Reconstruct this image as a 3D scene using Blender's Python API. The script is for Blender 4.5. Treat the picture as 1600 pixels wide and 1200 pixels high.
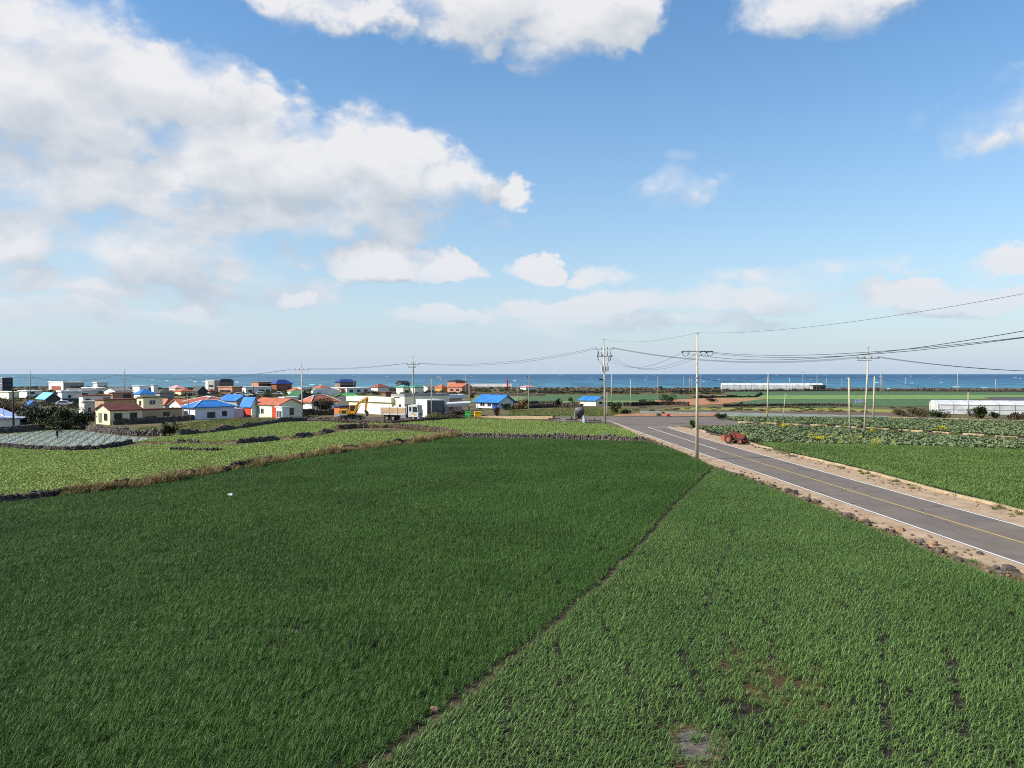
import bpy, bmesh, math, random
import numpy as np
from mathutils import Vector, Matrix, Euler
from mathutils import noise as mnoise

for _o in list(bpy.data.objects):
    bpy.data.objects.remove(_o)
sc = bpy.context.scene
COL = sc.collection
R = math.radians
random.seed(7)
rng = np.random.default_rng(7)

# ---------------------------------------------------------------- camera
F, HV, H = 1200.0, 584.0, 9.0            # focal length in px of a 1600 px wide frame, horizon row, eye height in m
PITCH = math.atan((600 - HV) / F)
cd = bpy.data.cameras.new('camera')
cd.sensor_fit = 'HORIZONTAL'; cd.sensor_width = 36; cd.lens = 36 * F / 1600
cd.clip_start = 0.1; cd.clip_end = 60000
cam = bpy.data.objects.new('camera', cd); COL.objects.link(cam)
cam.location = (0, 0, H); cam.rotation_euler = (R(90) - PITCH, 0, 0)
sc.camera = cam

# ---------------------------------------------------------------- light
SUN_EL, SUN_ROT = R(36), R(256)          # toward the sun: to the left and a little behind the viewer
sd = bpy.data.lights.new('sun', 'SUN'); sd.energy = 5.0; sd.angle = R(0.53); sd.color = (1.0, .93, .82)
sun = bpy.data.objects.new('sun', sd); COL.objects.link(sun)
SUN_DIR = Vector((math.sin(SUN_ROT) * math.cos(SUN_EL), math.cos(SUN_ROT) * math.cos(SUN_EL), math.sin(SUN_EL)))
sun.rotation_euler = SUN_DIR.to_track_quat('Z', 'Y').to_euler()
sc.view_settings.view_transform = 'Standard'; sc.view_settings.look = 'None'
sc.view_settings.exposure = 0.52; sc.view_settings.gamma = 1.0
sc.view_settings.use_curve_mapping = False

# ---------------------------------------------------------------- sky with clouds (laid out by direction, not by screen)
SKY_STRENGTH = 0.128
def dir_of(u, v):
    d = Vector(((u - 800) / F, math.cos(PITCH) + (600 - v) / F * math.sin(PITCH), -math.sin(PITCH) + (600 - v) / F * math.cos(PITCH)))
    d.normalize()
    return math.atan2(d.x, d.y), math.asin(d.z)
# cloud lumps: centre and radii given for the view over the sea, then more of the same round the rest of the sky
CL = [(10,128,310,130,1.2),(255,142,190,78,1.05),(-150,120,280,170,1.2),(350,140,95,50,.7),(90,70,150,75,.9),
      (430,258,215,98,1.15),(570,268,185,90,1.1),(700,280,85,66,.95),(220,298,230,66,.9),(470,330,320,60,.8),
      (280,395,160,64,.85),(300,430,130,22,.75),(590,410,110,34,1.15),(700,420,75,26,1.1),(15,375,85,48,.8),(450,473,38,16,.85),
      (770,0,160,78,1.),(900,25,150,72,1.05),(845,85,70,34,.7),(520,5,190,40,.7),(1300,2,165,48,.9),
      (1600,190,110,64,.26),(1065,290,85,34,.42),(795,299,34,27,.7),(1075,243,34,16,.28),
      (835,425,44,25,1.15),(935,430,75,22,1.05),(985,472,120,28,1.1),(1150,468,190,28,.85),(880,490,160,22,1.),
      (690,497,110,18,.95),(1440,463,105,32,1.3),(1560,472,110,18,1.),(1590,400,60,26,1.),
      (60,440,160,22,.75),(60,485,200,24,.8),(300,495,170,18,.7),(1000,508,280,16,.75),
      (120,350,470,230,.36),(1250,430,200,26,.36)]
BL = []
for (u, v, ru, rv, s) in CL:
    a, e = dir_of(u, v)
    BL.append((a, e, ru / F * .97, rv / F * .97, s))
rr = random.Random(3)
for i in range(10):
    a = math.pi * (0.33 + 1.34 * (i + rr.random()) / 10)
    if a > math.pi: a -= 2 * math.pi
    BL.append((a, rr.uniform(.15, .5), rr.uniform(.2, .36), rr.uniform(.08, .14), rr.uniform(.8, 1.1)))

w = bpy.data.worlds.new('World'); sc.world = w; w.use_nodes = True
nt = w.node_tree; nt.nodes.clear()
def N(tree, t, **kw):
    n = tree.nodes.new(t)
    for k, v in kw.items(): setattr(n, k, v)
    return n
def M(tree, op, a, b=None, c=None, clamp=False):
    n = tree.nodes.new('ShaderNodeMath'); n.operation = op; n.use_clamp = clamp
    for i, x in enumerate((a, b, c)):
        if x is None: continue
        if isinstance(x, (int, float)): n.inputs[i].default_value = x
        else: tree.links.new(x, n.inputs[i])
    return n.outputs[0]
def VM(tree, op, a, b=None, s=None):
    n = tree.nodes.new('ShaderNodeVectorMath'); n.operation = op
    for i, x in enumerate((a, b)):
        if x is None: continue
        if isinstance(x, (tuple, list)): n.inputs[i].default_value = x
        else: tree.links.new(x, n.inputs[i])
    if s is not None: n.inputs['Scale'].default_value = s
    return n.outputs['Value'] if op in ('LENGTH', 'DOT_PRODUCT') else n.outputs[0]
def MIX(tree, fac, a, b, mode='MIX'):
    n = tree.nodes.new('ShaderNodeMix'); n.data_type = 'RGBA'; n.blend_type = mode; n.clamp_factor = True
    for s, x in ((n.inputs['Factor'], fac), (n.inputs[6], a), (n.inputs[7], b)):
        if isinstance(x, (int, float)): s.default_value = x
        elif isinstance(x, (tuple, list)): s.default_value = tuple(x)[:3] + (1,)
        else: tree.links.new(x, s)
    return n.outputs[2]
def SS(tree, x, lo, hi, a=0., b=1.):
    n = tree.nodes.new('ShaderNodeMapRange'); n.interpolation_type = 'SMOOTHSTEP'
    tree.links.new(x, n.inputs[0])
    for i, q in ((1, lo), (2, hi), (3, a), (4, b)): n.inputs[i].default_value = q
    return n.outputs[0]

def blob_group(lumps):
    cg = bpy.data.node_groups.new('cloud_lumps', 'ShaderNodeTree')
    cg.interface.new_socket('P', in_out='INPUT', socket_type='NodeSocketVector')
    cg.interface.new_socket('D', in_out='OUTPUT', socket_type='NodeSocketFloat')
    gi = cg.nodes.new('NodeGroupInput'); go = cg.nodes.new('NodeGroupOutput')
    acc = None
    for (a, e, ra, re, s) in lumps:
        n = cg.nodes.new('ShaderNodeVectorMath'); n.operation = 'MULTIPLY_ADD'
        cg.links.new(gi.outputs[0], n.inputs[0]); n.inputs[1].default_value = (1 / ra, 1 / re, 0); n.inputs[2].default_value = (-a / ra, -e / re, 0)
        L = VM(cg, 'DOT_PRODUCT', n.outputs[0], n.outputs[0])
        val = M(cg, 'MULTIPLY_ADD', L, -s, s)
        acc = val if acc is None else M(cg, 'MAXIMUM', acc, val)
    cg.links.new(M(cg, 'MAXIMUM', acc, -.7), go.inputs[0])
    return cg
BG = blob_group(BL); BG2 = blob_group([b for b in BL if b[2] > .065])
tc = N(nt, 'ShaderNodeTexCoord')
sep = N(nt, 'ShaderNodeSeparateXYZ'); nt.links.new(tc.outputs['Generated'], sep.inputs[0])
az = M(nt, 'ARCTAN2', sep.outputs[0], sep.outputs[1])
el = M(nt, 'ARCSINE', sep.outputs[2])
cmb = N(nt, 'ShaderNodeCombineXYZ'); nt.links.new(az, cmb.inputs[0]); nt.links.new(el, cmb.inputs[1])
Pd = cmb.outputs[0]
wn = N(nt, 'ShaderNodeTexNoise', noise_dimensions='2D'); wn.inputs['Scale'].default_value = 11; wn.inputs['Detail'].default_value = 4; wn.inputs['Roughness'].default_value = .6
nt.links.new(VM(nt, 'MULTIPLY', Pd, (1, 1.4, 1)), wn.inputs['Vector'])
warp = VM(nt, 'MULTIPLY', VM(nt, 'SUBTRACT', wn.outputs['Color'], (.5, .5, .5)), (.09, .055, 0))
def dens(off, det, grp):
    q = VM(nt, 'ADD', Pd, off)
    g = N(nt, 'ShaderNodeGroup'); g.node_tree = grp
    nt.links.new(VM(nt, 'ADD', q, warp), g.inputs[0])
    n1 = N(nt, 'ShaderNodeTexNoise', noise_dimensions='2D'); n1.inputs['Scale'].default_value = 15; n1.inputs['Detail'].default_value = det; n1.inputs['Roughness'].default_value = .52; n1.inputs['Distortion'].default_value = .25
    nt.links.new(VM(nt, 'MULTIPLY', q, (1, 1.5, 1)), n1.inputs['Vector'])
    return M(nt, 'MULTIPLY_ADD', M(nt, 'SUBTRACT', n1.outputs['Fac'], .52), 1.0, g.outputs[0])
d0 = dens((0, 0, 0), 7, BG); d1 = dens((-.016, .034, 0), 3, BG2)
soft = SS(nt, wn.outputs['Fac'], .36, .64, .45, 1.15)          # some edges crisp, others frayed
alpha = M(nt, 'DIVIDE', M(nt, 'ADD', d0, .06), soft, clamp=True)
alpha = SS(nt, alpha, 0., 1.)
lit = M(nt, 'MULTIPLY_ADD', M(nt, 'SUBTRACT', d0, d1), 1.05, .55, clamp=True)
sky = N(nt, 'ShaderNodeTexSky'); sky.sky_type = 'NISHITA'; sky.sun_disc = False
sky.sun_elevation = SUN_EL; sky.sun_rotation = SUN_ROT; sky.altitude = 10
sky.air_density = 1.15; sky.dust_density = .5; sky.ozone_density = 3.0
K = 1 / SKY_STRENGTH
ccol = MIX(nt, lit, (.375 * K, .415 * K, .465 * K), (.615 * K, .61 * K, .615 * K))
# distant air: clouds and sky pale towards the horizon
elp = M(nt, 'MAXIMUM', el, 0.0)
hz = M(nt, 'POWER', 2.718, M(nt, 'MULTIPLY', elp, -5.6))
hz2 = M(nt, 'POWER', 2.718, M(nt, 'MULTIPLY', elp, -11.0))
hcol = (.365 * K, .45 * K, .56 * K)
hs = N(nt, 'ShaderNodeHueSaturation'); hs.inputs['Hue'].default_value = .499; hs.inputs['Saturation'].default_value = 1.24; hs.inputs['Value'].default_value = .96
nt.links.new(sky.outputs[0], hs.inputs['Color'])
skyc = MIX(nt, M(nt, 'MULTIPLY', hz, .95), hs.outputs[0], hcol)
ccol = MIX(nt, M(nt, 'MULTIPLY', hz2, .8), ccol, hcol)
alpha2 = M(nt, 'MULTIPLY', alpha, SS(nt, el, 0.02, .10, .3, .96))
final = MIX(nt, alpha2, skyc, ccol)
bg = N(nt, 'ShaderNodeBackground'); bg.inputs[1].default_value = SKY_STRENGTH
nt.links.new(final, bg.inputs[0])
sc.cycles.use_denoising = False; sc.cycles.filter_width = 1.0; sc.cycles.pixel_filter_type = 'BLACKMAN_HARRIS'
w.cycles.sampling_method = 'NONE'
sc.cycles.max_bounces = 3; sc.cycles.diffuse_bounces = 2; sc.cycles.glossy_bounces = 2; sc.cycles.transmission_bounces = 2; sc.cycles.transparent_max_bounces = 4
wo = N(nt, 'ShaderNodeOutputWorld'); nt.links.new(bg.outputs[0], wo.inputs[0])

# ---------------------------------------------------------------- helpers
def G(u, v, z=0.0):
    """ground point seen in direction (u, v)"""
    dx, dy = (u - 800) / F, (600 - v) / F
    d = Vector((dx, math.cos(PITCH) + dy * math.sin(PITCH), -math.sin(PITCH) + dy * math.cos(PITCH)))
    t = (z - H) / d.z
    return Vector((d.x * t, d.y * t, z))
def zat(v, Y):
    return H - (v - HV) * Y / F
def S(r, g, b, k=.86):
    """sRGB colour of a sunlit surface to base colour"""
    f = lambda c: ((c / 255 + .055) / 1.055) ** 2.4 if c > 10 else c / 255 / 12.92
    return (f(r) * k, f(g) * k, f(b) * k)

_mats = {}
def mat(name, col, rough=.8, var=.18, scale=1.5, bump=0., spec=.3, metal=0., col2=None, bscale=None, rnd=0.):
    if name in _mats: return _mats[name]
    m = bpy.data.materials.new(name); m.use_nodes = True
    t = m.node_tree; b = t.nodes['Principled BSDF']
    b.inputs['Roughness'].default_value = rough; b.inputs['Metallic'].default_value = metal
    b.inputs['Specular IOR Level'].default_value = spec
    g = N(t, 'ShaderNodeNewGeometry')
    n = N(t, 'ShaderNodeTexNoise'); n.inputs['Scale'].default_value = scale; n.inputs['Detail'].default_value = 6; n.inputs['Roughness'].default_value = .65
    t.links.new(g.outputs['Position'], n.inputs['Vector'])
    f = SS(t, n.outputs['Fac'], .3, .7)
    lo = tuple(c * (1 - var) for c in col); hi = tuple(min(.95, c * (1 + var)) for c in col)
    if col2: lo, hi = col, col2
    c = MIX(t, f, lo, hi)
    if rnd:
        oi = N(t, 'ShaderNodeObjectInfo')
        k = M(t, 'ADD', 1 - rnd, M(t, 'MULTIPLY', oi.outputs['Random'], 2 * rnd))
        hs = N(t, 'ShaderNodeHueSaturation'); t.links.new(c, hs.inputs['Color']); t.links.new(k, hs.inputs['Value']); c = hs.outputs[0]
    t.links.new(c, b.inputs['Base Color'])
    if bump:
        n3 = N(t, 'ShaderNodeTexNoise'); n3.inputs['Scale'].default_value = bscale or scale * 6; n3.inputs['Detail'].default_value = 5
        t.links.new(g.outputs['Position'], n3.inputs['Vector'])
        bp = N(t, 'ShaderNodeBump'); bp.inputs['Strength'].default_value = 1; bp.inputs['Distance'].default_value = bump
        t.links.new(n3.outputs['Fac'], bp.inputs['Height']); t.links.new(bp.outputs[0], b.inputs['Normal'])
    _mats[name] = m
    return m

def tag(o, label=None, cat=None, group=None, kind=None):
    if label: o['label'] = label
    if cat: o['category'] = cat
    if group: o['group'] = group
    if kind: o['kind'] = kind
    return o
def empty(name, loc, label=None, cat=None, group=None, rz=0.):
    o = bpy.data.objects.new(name, None); COL.objects.link(o)
    o.location = loc; o.rotation_euler = (0, 0, rz); o.empty_display_size = .2
    return tag(o, label, cat, group)
def mesh_obj(name, verts, faces, m, parent=None, smooth=False, loc=None):
    me = bpy.data.meshes.new(name); me.from_pydata([tuple(v) for v in verts], [], faces)
    if m: me.materials.append(m)
    if smooth: me.polygons.foreach_set('use_smooth', [True] * len(me.polygons))
    me.update()
    o = bpy.data.objects.new(name, me); COL.objects.link(o)
    if parent: o.parent = parent
    if loc is not None: o.location = loc
    return o
class MB:
    """collects shapes for one mesh"""
    def __init__(s): s.v = []; s.f = []
    def add(s, vs, fs):
        k = len(s.v); s.v += [Vector(v) for v in vs]; s.f += [tuple(i + k for i in f) for f in fs]; return s
    def box(s, x0, y0, z0, x1, y1, z1, T=None):
        vs = [Vector((x, y, z)) for z in (z0, z1) for (x, y) in ((x0, y0), (x1, y0), (x1, y1), (x0, y1))]
        if T: vs = [T @ v for v in vs]
        return s.add(vs, [(3, 2, 1, 0), (4, 5, 6, 7), (0, 1, 5, 4), (1, 2, 6, 5), (2, 3, 7, 6), (3, 0, 4, 7)])
    def tube(s, p0, p1, r0, r1=None, n=8, caps=True):
        p0, p1 = Vector(p0), Vector(p1); r1 = r0 if r1 is None else r1
        d = (p1 - p0).normalized(); a = d.orthogonal().normalized(); b = d.cross(a)
        vs = []
        for p, r in ((p0, r0), (p1, r1)):
            for i in range(n):
                t = 2 * math.pi * i / n; vs.append(p + (a * math.cos(t) + b * math.sin(t)) * r)
        fs = [(i, (i + 1) % n, n + (i + 1) % n, n + i) for i in range(n)]
        if caps: fs += [tuple(range(n - 1, -1, -1)), tuple(range(n, 2 * n))]
        return s.add(vs, fs)
    def path(s, pts, r, n=5, r1=None):
        pts = [Vector(p) for p in pts]; r1 = r if r1 is None else r1; vs = []; m = len(pts)
        for j, p in enumerate(pts):
            d = (pts[min(j + 1, m - 1)] - pts[max(j - 1, 0)]).normalized()
            ref = Vector((0, 0, 1)) if abs(d.z) < .9 else Vector((1, 0, 0))
            a = d.cross(ref).normalized(); b = d.cross(a); q = r + (r1 - r) * j / (m - 1)
            vs += [p + (a * math.cos(2 * math.pi * i / n) + b * math.sin(2 * math.pi * i / n)) * q for i in range(n)]
        fs = [(j * n + i, j * n + (i + 1) % n, (j + 1) * n + (i + 1) % n, (j + 1) * n + i) for j in range(m - 1) for i in range(n)]
        fs += [tuple(range(n - 1, -1, -1)), tuple(range((m - 1) * n, m * n))]
        return s.add(vs, fs)
    def lathe(s, prof, c=(0, 0, 0), n=16):
        """profile of (radius, z) turned about the vertical through c"""
        c = Vector(c); vs = []
        for r, z in prof: vs += [c + Vector((r * math.cos(2 * math.pi * i / n), r * math.sin(2 * math.pi * i / n), z)) for i in range(n)]
        m = len(prof)
        fs = [(j * n + i, j * n + (i + 1) % n, (j + 1) * n + (i + 1) % n, (j + 1) * n + i) for j in range(m - 1) for i in range(n)]
        fs += [tuple(range(n - 1, -1, -1)), tuple(range((m - 1) * n, m * n))]
        return s.add(vs, fs)
    def extrude(s, prof, axis, t0, t1, T=None):
        """2D outline pushed along an axis: axis 'y' takes (x, z), axis 'x' takes (y, z), axis 'z' takes (x, y)"""
        f = {'y': lambda p, t: Vector((p[0], t, p[1])), 'x': lambda p, t: Vector((t, p[0], p[1])), 'z': lambda p, t: Vector((p[0], p[1], t))}[axis]
        n = len(prof); vs = [f(p, t0) for p in prof] + [f(p, t1) for p in prof]
        if T: vs = [T @ v for v in vs]
        return s.add(vs, [tuple(range(n - 1, -1, -1)), tuple(range(n, 2 * n))] + [(i, (i + 1) % n, n + (i + 1) % n, n + i) for i in range(n)])
    def build(s, name, m, parent=None, smooth=False, loc=None, bevel=0.):
        o = mesh_obj(name, s.v, s.f, m, parent, smooth, loc)
        bm = bmesh.new(); bm.from_mesh(o.data); bmesh.ops.recalc_face_normals(bm, faces=bm.faces)
        if bevel: bmesh.ops.bevel(bm, geom=list(bm.edges), offset=bevel, segments=1, affect='EDGES', clamp_overlap=True)
        bm.to_mesh(o.data); bm.free()
        return o

def sheet(name, uv, z, m, label=None, kind='structure', cuts=0, world=None):
    pts = world if world else [G(u, v) for u, v in uv]
    o = mesh_obj(name, [(p[0], p[1], z) for p in pts], [tuple(range(len(pts)))], m)
    bm = bmesh.new(); bm.from_mesh(o.data)
    bmesh.ops.recalc_face_normals(bm, faces=bm.faces)
    for f in bm.faces:
        if f.normal.z < 0: f.normal_flip()
    bmesh.ops.triangulate(bm, faces=bm.faces); bm.to_mesh(o.data); bm.free()
    return tag(o, label, None, None, kind)
def inside(poly, x, y):
    x = np.asarray(x); y = np.asarray(y); r = np.zeros(x.shape, bool); n = len(poly)
    for i in range(n):
        x0, y0 = poly[i][0], poly[i][1]; x1, y1 = poly[(i + 1) % n][0], poly[(i + 1) % n][1]
        c = ((y0 > y) != (y1 > y)); 
        with np.errstate(divide='ignore', invalid='ignore'):
            r ^= c & (x < (x1 - x0) * (y - y0) / (y1 - y0 + 1e-12) + x0)
    return r
def resample(pts, step):
    out = []; 
    for a, b in zip(pts[:-1], pts[1:]):
        n = max(1, int((b - a).length / step))
        out += [a.lerp(b, i / n) for i in range(n)]
    return out + [pts[-1]]
def strip(pts, off0, off1, z):
    """quad strip between two offsets (to the right of the walking direction) of a ground polyline"""
    vs = []; n = len(pts)
    for i, p in enumerate(pts):
        d = (pts[min(i + 1, n - 1)] - pts[max(i - 1, 0)]); d.z = 0; d.normalize(); r = Vector((d.y, -d.x, 0))
        for o in (off0, off1):
            q = p + r * o; vs.append((q.x, q.y, z))
    return vs, [(2 * i, 2 * i + 1, 2 * i + 3, 2 * i + 2) for i in range(n - 1)]

# ================================================================ ground, sea, road
m_soil = mat('soil', S(112, 88, 62), .95, col2=S(150, 118, 82), scale=.25, bump=.05, bscale=3)
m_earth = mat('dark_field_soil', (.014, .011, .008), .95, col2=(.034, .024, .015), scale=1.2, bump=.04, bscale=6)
m_redsoil = mat('reddish_soil', S(140, 96, 64), .95, col2=S(172, 128, 88), scale=.8, bump=.05, bscale=5)
m_sand = mat('sandy_shoulder', S(158, 132, 104), .95, col2=S(188, 164, 134), scale=.9, bump=.02, bscale=9)
m_scrub = mat('scrub_ground', S(70, 70, 42), .95, col2=S(118, 104, 70), scale=.12, bump=.15, bscale=1.5)
m_rockshore = mat('shore_basalt', (.055, .047, .04), .9, col2=(.14, .115, .09), scale=.3, bump=.2, bscale=1)

def coast(x):
    k = 452 - .06 * x if x > 0 else 465 - .03 * x
    return k + 9 * math.sin(x * .013) + 5 * math.sin(x * .041 + 1)
xs = [-2500, -1600, -1000] + list(range(-800, 801, 20)) + [1000, 1600, 2500]
gv = []; gf = []
for x in xs: gv += [(x, -900, 0), (x, 30, 0), (x, coast(x), 0), (x + 3 * math.sin(x), coast(x) + 8, -1.6), (x, coast(x) + 16, -6)]
for i in range(len(xs) - 1):
    for j in range(4): gf.append((i * 5 + j, i * 5 + 5 + j, i * 5 + 6 + j, i * 5 + 1 + j))
tag(mesh_obj('ground', gv, gf, m_scrub), 'brown and olive scrubland ground reaching to the shore', kind='structure')

def sea_material():
    m = bpy.data.materials.new('sea_water'); m.use_nodes = True; t = m.node_tree; b = t.nodes['Principled BSDF']
    g = N(t, 'ShaderNodeNewGeometry'); s = N(t, 'ShaderNodeSeparateXYZ'); t.links.new(g.outputs['Position'], s.inputs[0])
    n = N(t, 'ShaderNodeTexNoise'); n.inputs['Scale'].default_value = 1; n.inputs['Detail'].default_value = 5
    t.links.new(VM(t, 'MULTIPLY', g.outputs['Position'], (.0011, .0006, 0)), n.inputs['Vector'])
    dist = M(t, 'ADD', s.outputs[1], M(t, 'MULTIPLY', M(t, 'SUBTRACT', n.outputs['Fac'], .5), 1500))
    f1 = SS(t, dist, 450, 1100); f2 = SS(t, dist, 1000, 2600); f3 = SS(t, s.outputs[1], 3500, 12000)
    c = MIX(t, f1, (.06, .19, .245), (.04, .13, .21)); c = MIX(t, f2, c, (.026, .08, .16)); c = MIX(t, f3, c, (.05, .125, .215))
    lf = SS(t, M(t, 'DIVIDE', s.outputs[0], s.outputs[1]), -.75, .25)     # paler to the left: shallower water, and sky reflection painted into the colour
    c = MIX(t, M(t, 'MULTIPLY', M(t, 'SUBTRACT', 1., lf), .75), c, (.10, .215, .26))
    n2 = N(t, 'ShaderNodeTexNoise'); n2.inputs['Scale'].default_value = 1; n2.inputs['Detail'].default_value = 4; n2.inputs['Roughness'].default_value = .6
    t.links.new(VM(t, 'MULTIPLY', g.outputs['Position'], (.03, .004, 0)), n2.inputs['Vector'])
    hs = N(t, 'ShaderNodeHueSaturation'); t.links.new(c, hs.inputs['Color']); t.links.new(SS(t, n2.outputs['Fac'], .35, .65, .78, 1.25), hs.inputs['Value'])
    t.links.new(hs.outputs[0], b.inputs['Base Color'])
    b.inputs['Roughness'].default_value = .5; b.inputs['Specular IOR Level'].default_value = .12
    return m
# wavy surface near the shore runs out flat to the horizon
SEA = -3.5
sv = []; sf = []
ys = [380] + [420 + 9 * i for i in range(60)] + [980 + 40 * i for i in range(30)] + [2400, 3500, 6000, 12000, 30000]
sx = np.linspace(-1, 1, 90)
for j, y in enumerate(ys):
    hw = 1500 + y * 1.6
    for x in sx:
        X = x * hw; a = .7 if y < 2300 else 0
        sv.append((X, y, SEA + a * mnoise.noise(Vector((X * .02, y * .07, 0))) + a * .6 * mnoise.noise(Vector((X * .09, y * .2, 3)))))
nx = len(sx)
for j in range(len(ys) - 1):
    for i in range(nx - 1): sf.append((j * nx + i, j * nx + i + 1, (j + 1) * nx + i + 1, (j + 1) * nx + i))
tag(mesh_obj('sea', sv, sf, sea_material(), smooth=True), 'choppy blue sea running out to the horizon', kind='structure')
m_foam = mat('sea_foam', (.55, .6, .63), .9, .05)
wb = MB()
for i in range(120):
    y = 520 * math.exp(rng.random() * 2.6); x = (rng.random() * 2 - 1) * (y * .85 + 80)
    L = rng.uniform(2, 7) * (1 + y / 4000); h = rng.uniform(.15, .5) * (1 + y / 2600); n = 5
    vs = []
    for k in range(n + 1):
        s = k / n; e = math.sin(math.pi * s) ** .7 * (0.6 + .4 * rng.random())
        px = x + (s - .5) * L; dy = rng.uniform(-.5, .5)
        vs += [(px, y - 1.6 * e - .1 + dy, SEA - .1), (px, y + dy, SEA + .25 + h * e), (px, y + 1.5 + dy, SEA - .1)]
    wb.add(vs, [q for k in range(n) for q in ((k * 3, k * 3 + 3, k * 3 + 4, k * 3 + 1), (k * 3 + 1, k * 3 + 4, k * 3 + 5, k * 3 + 2))])
tag(wb.build('whitecaps', m_foam), 'scattered white foam crests on the windy sea', kind='stuff')

# ---- asphalt, shoulders, markings
def asphalt():
    m = bpy.data.materials.new('asphalt'); m.use_nodes = True; t = m.node_tree; b = t.nodes['Principled BSDF']
    g = N(t, 'ShaderNodeNewGeometry')
    def nz(sc_, det=5, r=.6, vec=None):
        n = N(t, 'ShaderNodeTexNoise'); n.inputs['Scale'].default_value = sc_; n.inputs['Detail'].default_value = det; n.inputs['Roughness'].default_value = r
        t.links.new(vec or g.outputs['Position'], n.inputs['Vector']); return n.outputs['Fac']
    c = MIX(t, SS(t, nz(.5), .3, .7), (.125, .096, .076), (.17, .134, .107))
    c = MIX(t, SS(t, nz(30, 2), .4, .75), c, (.19, .17, .15))
    lane = nz(1, 4, .6, VM(t, 'MULTIPLY', g.outputs['Position'], (1.1, .05, 1)))     # wheel wear running along the road
    c = MIX(t, M(t, 'MULTIPLY', SS(t, lane, .5, .68), .3), c, (.085, .077, .07))
    c = MIX(t, M(t, 'MULTIPLY', SS(t, nz(.13, 6, .7), .56, .7), .5), c, (.2, .165, .125))
    vo = N(t, 'ShaderNodeTexVoronoi', feature='DISTANCE_TO_EDGE'); vo.inputs['Scale'].default_value = .16
    nd = N(t, 'ShaderNodeTexNoise'); nd.inputs['Scale'].default_value = .7; nd.inputs['Detail'].default_value = 6; t.links.new(g.outputs['Position'], nd.inputs['Vector'])
    t.links.new(VM(t, 'ADD', g.outputs['Position'], VM(t, 'SCALE', nd.outputs['Color'], s=1.6)), vo.inputs['Vector'])
    c = MIX(t, M(t, 'MULTIPLY', SS(t, vo.outputs['Distance'], .004, .012, 1., 0.), SS(t, nz(.09, 3), .45, .6)), c, (.04, .036, .033))      # cracks
    c = MIX(t, M(t, 'MULTIPLY', SS(t, nz(.35, 8, .75), .55, .75), .55), c, (.24, .19, .14))                                                # dried mud
    t.links.new(c, b.inputs['Base Color']); b.inputs['Roughness'].default_value = .85; b.inputs['Specular IOR Level'].default_value = .25
    bp = N(t, 'ShaderNodeBump'); bp.inputs['Distance'].default_value = .006; t.links.new(nz(60, 3), bp.inputs['Height']); t.links.new(bp.outputs[0], b.inputs['Normal'])
    return m
m_asph = asphalt()
W = lambda x, y: Vector((x, y, 0))
LL = [W(26.9, -25), G(1600, 884), G(1400, 814), G(1200, 744.5), G(1120, 717.6), G(1050, 694), G(986, 670.5), G(962, 661.5)]
RL = [W(34.0, -25), G(1600, 823), G(1400, 768), G(1200, 713), G(1120, 690.6), G(1080, 679), G(1043.5, 667.8)]
CLN = [W(30.3, -25), G(1600, 849), G(1400, 788.5), G(1200, 727), G(1120, 702.4), G(1060, 683), G(1013, 667.8)]
tag(sheet('road', None, .012, m_asph, 'grey asphalt road running from the lower right to the junction',
      world=LL + [G(950, 659.5), G(900, 659), G(862, 657.5), G(868, 651.5), G(950, 650.8), G(1118, 651.2), G(1150, 660.5), G(1147, 664.3), G(1079, 664.3), G(1052, 665.3)] + RL[::-1]), kind='structure')
tag(sheet('side_lane', None, .010, m_asph, 'narrow asphalt lane between the two cabbage plots',
      world=[G(1118, 651.2), G(1300, 666), G(1450, 675.4), G(1600, 685), G(1700, 692), G(1800, 699), G(1800, 704), G(1600, 690), G(1450, 679.5), G(1300, 669.8), G(1147, 664.3)]), kind='structure')
LS = [W(24.6, -25), G(1600, 903), G(1400, 837), G(1300, 798), G(1200, 757), G(1115, 728), G(1060, 704), G(1000, 681), G(965, 664)]
RS = [W(36.4, -25), G(1600, 803), G(1462, 768), G(1340, 735.5), G(1235, 711), G(1170, 694), G(1130, 683.5), G(1100, 675), G(1075, 668.5), G(1060, 666.3)]
sheet('road_shoulder', None, .008, m_sand, 'pale sandy shoulder beside the field with basalt rocks', world=LL + [G(955, 660.5)] + LS[::-1])
sheet('road_shoulder', None, .006, m_sand, 'pale sandy shoulder below the concrete kerb', world=RL + RS[::-1])
def worn(name, col, wear):
    m = mat(name, col, .7, .08); t = m.node_tree; b = t.nodes['Principled BSDF']
    old = b.inputs['Base Color'].links[0].from_socket
    g = N(t, 'ShaderNodeNewGeometry'); n = N(t, 'ShaderNodeTexNoise'); n.inputs['Scale'].default_value = 2.2; n.inputs['Detail'].default_value = 8; n.inputs['Roughness'].default_value = .7
    t.links.new(g.outputs['Position'], n.inputs['Vector'])
    t.links.new(MIX(t, SS(t, n.outputs['Fac'], wear, wear + .12), old, (.14, .125, .11)), b.inputs['Base Color']); return m
m_white = worn('white_road_paint', (.62, .61, .58), .6); m_yel = worn('yellow_road_paint', (.52, .36, .08), .58)
def line(pts, w, m, label, z=.017):
    vs, fs = strip(resample(pts, 2.5), -w / 2, w / 2, z)
    o = mesh_obj('road_marking', vs, fs, m); return tag(o, label, kind='structure')
line([p + Vector((.12, 0, 0)) for p in LL] + [G(951, 657.3), G(925, 655.4)], .16, m_white, 'white edge line on the side of the basalt rocks')
line([p - Vector((.12, 0, 0)) for p in RL] + [G(1050, 665.7), G(1060, 664.9), G(1080, 664.7)], .16, m_white, 'white edge line on the side of the parked tractor')
line(CLN[:-2], .14, m_yel, 'yellow centre line of the road')
line(CLN[-3:], .16, m_white, 'white centre line before the junction')
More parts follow.
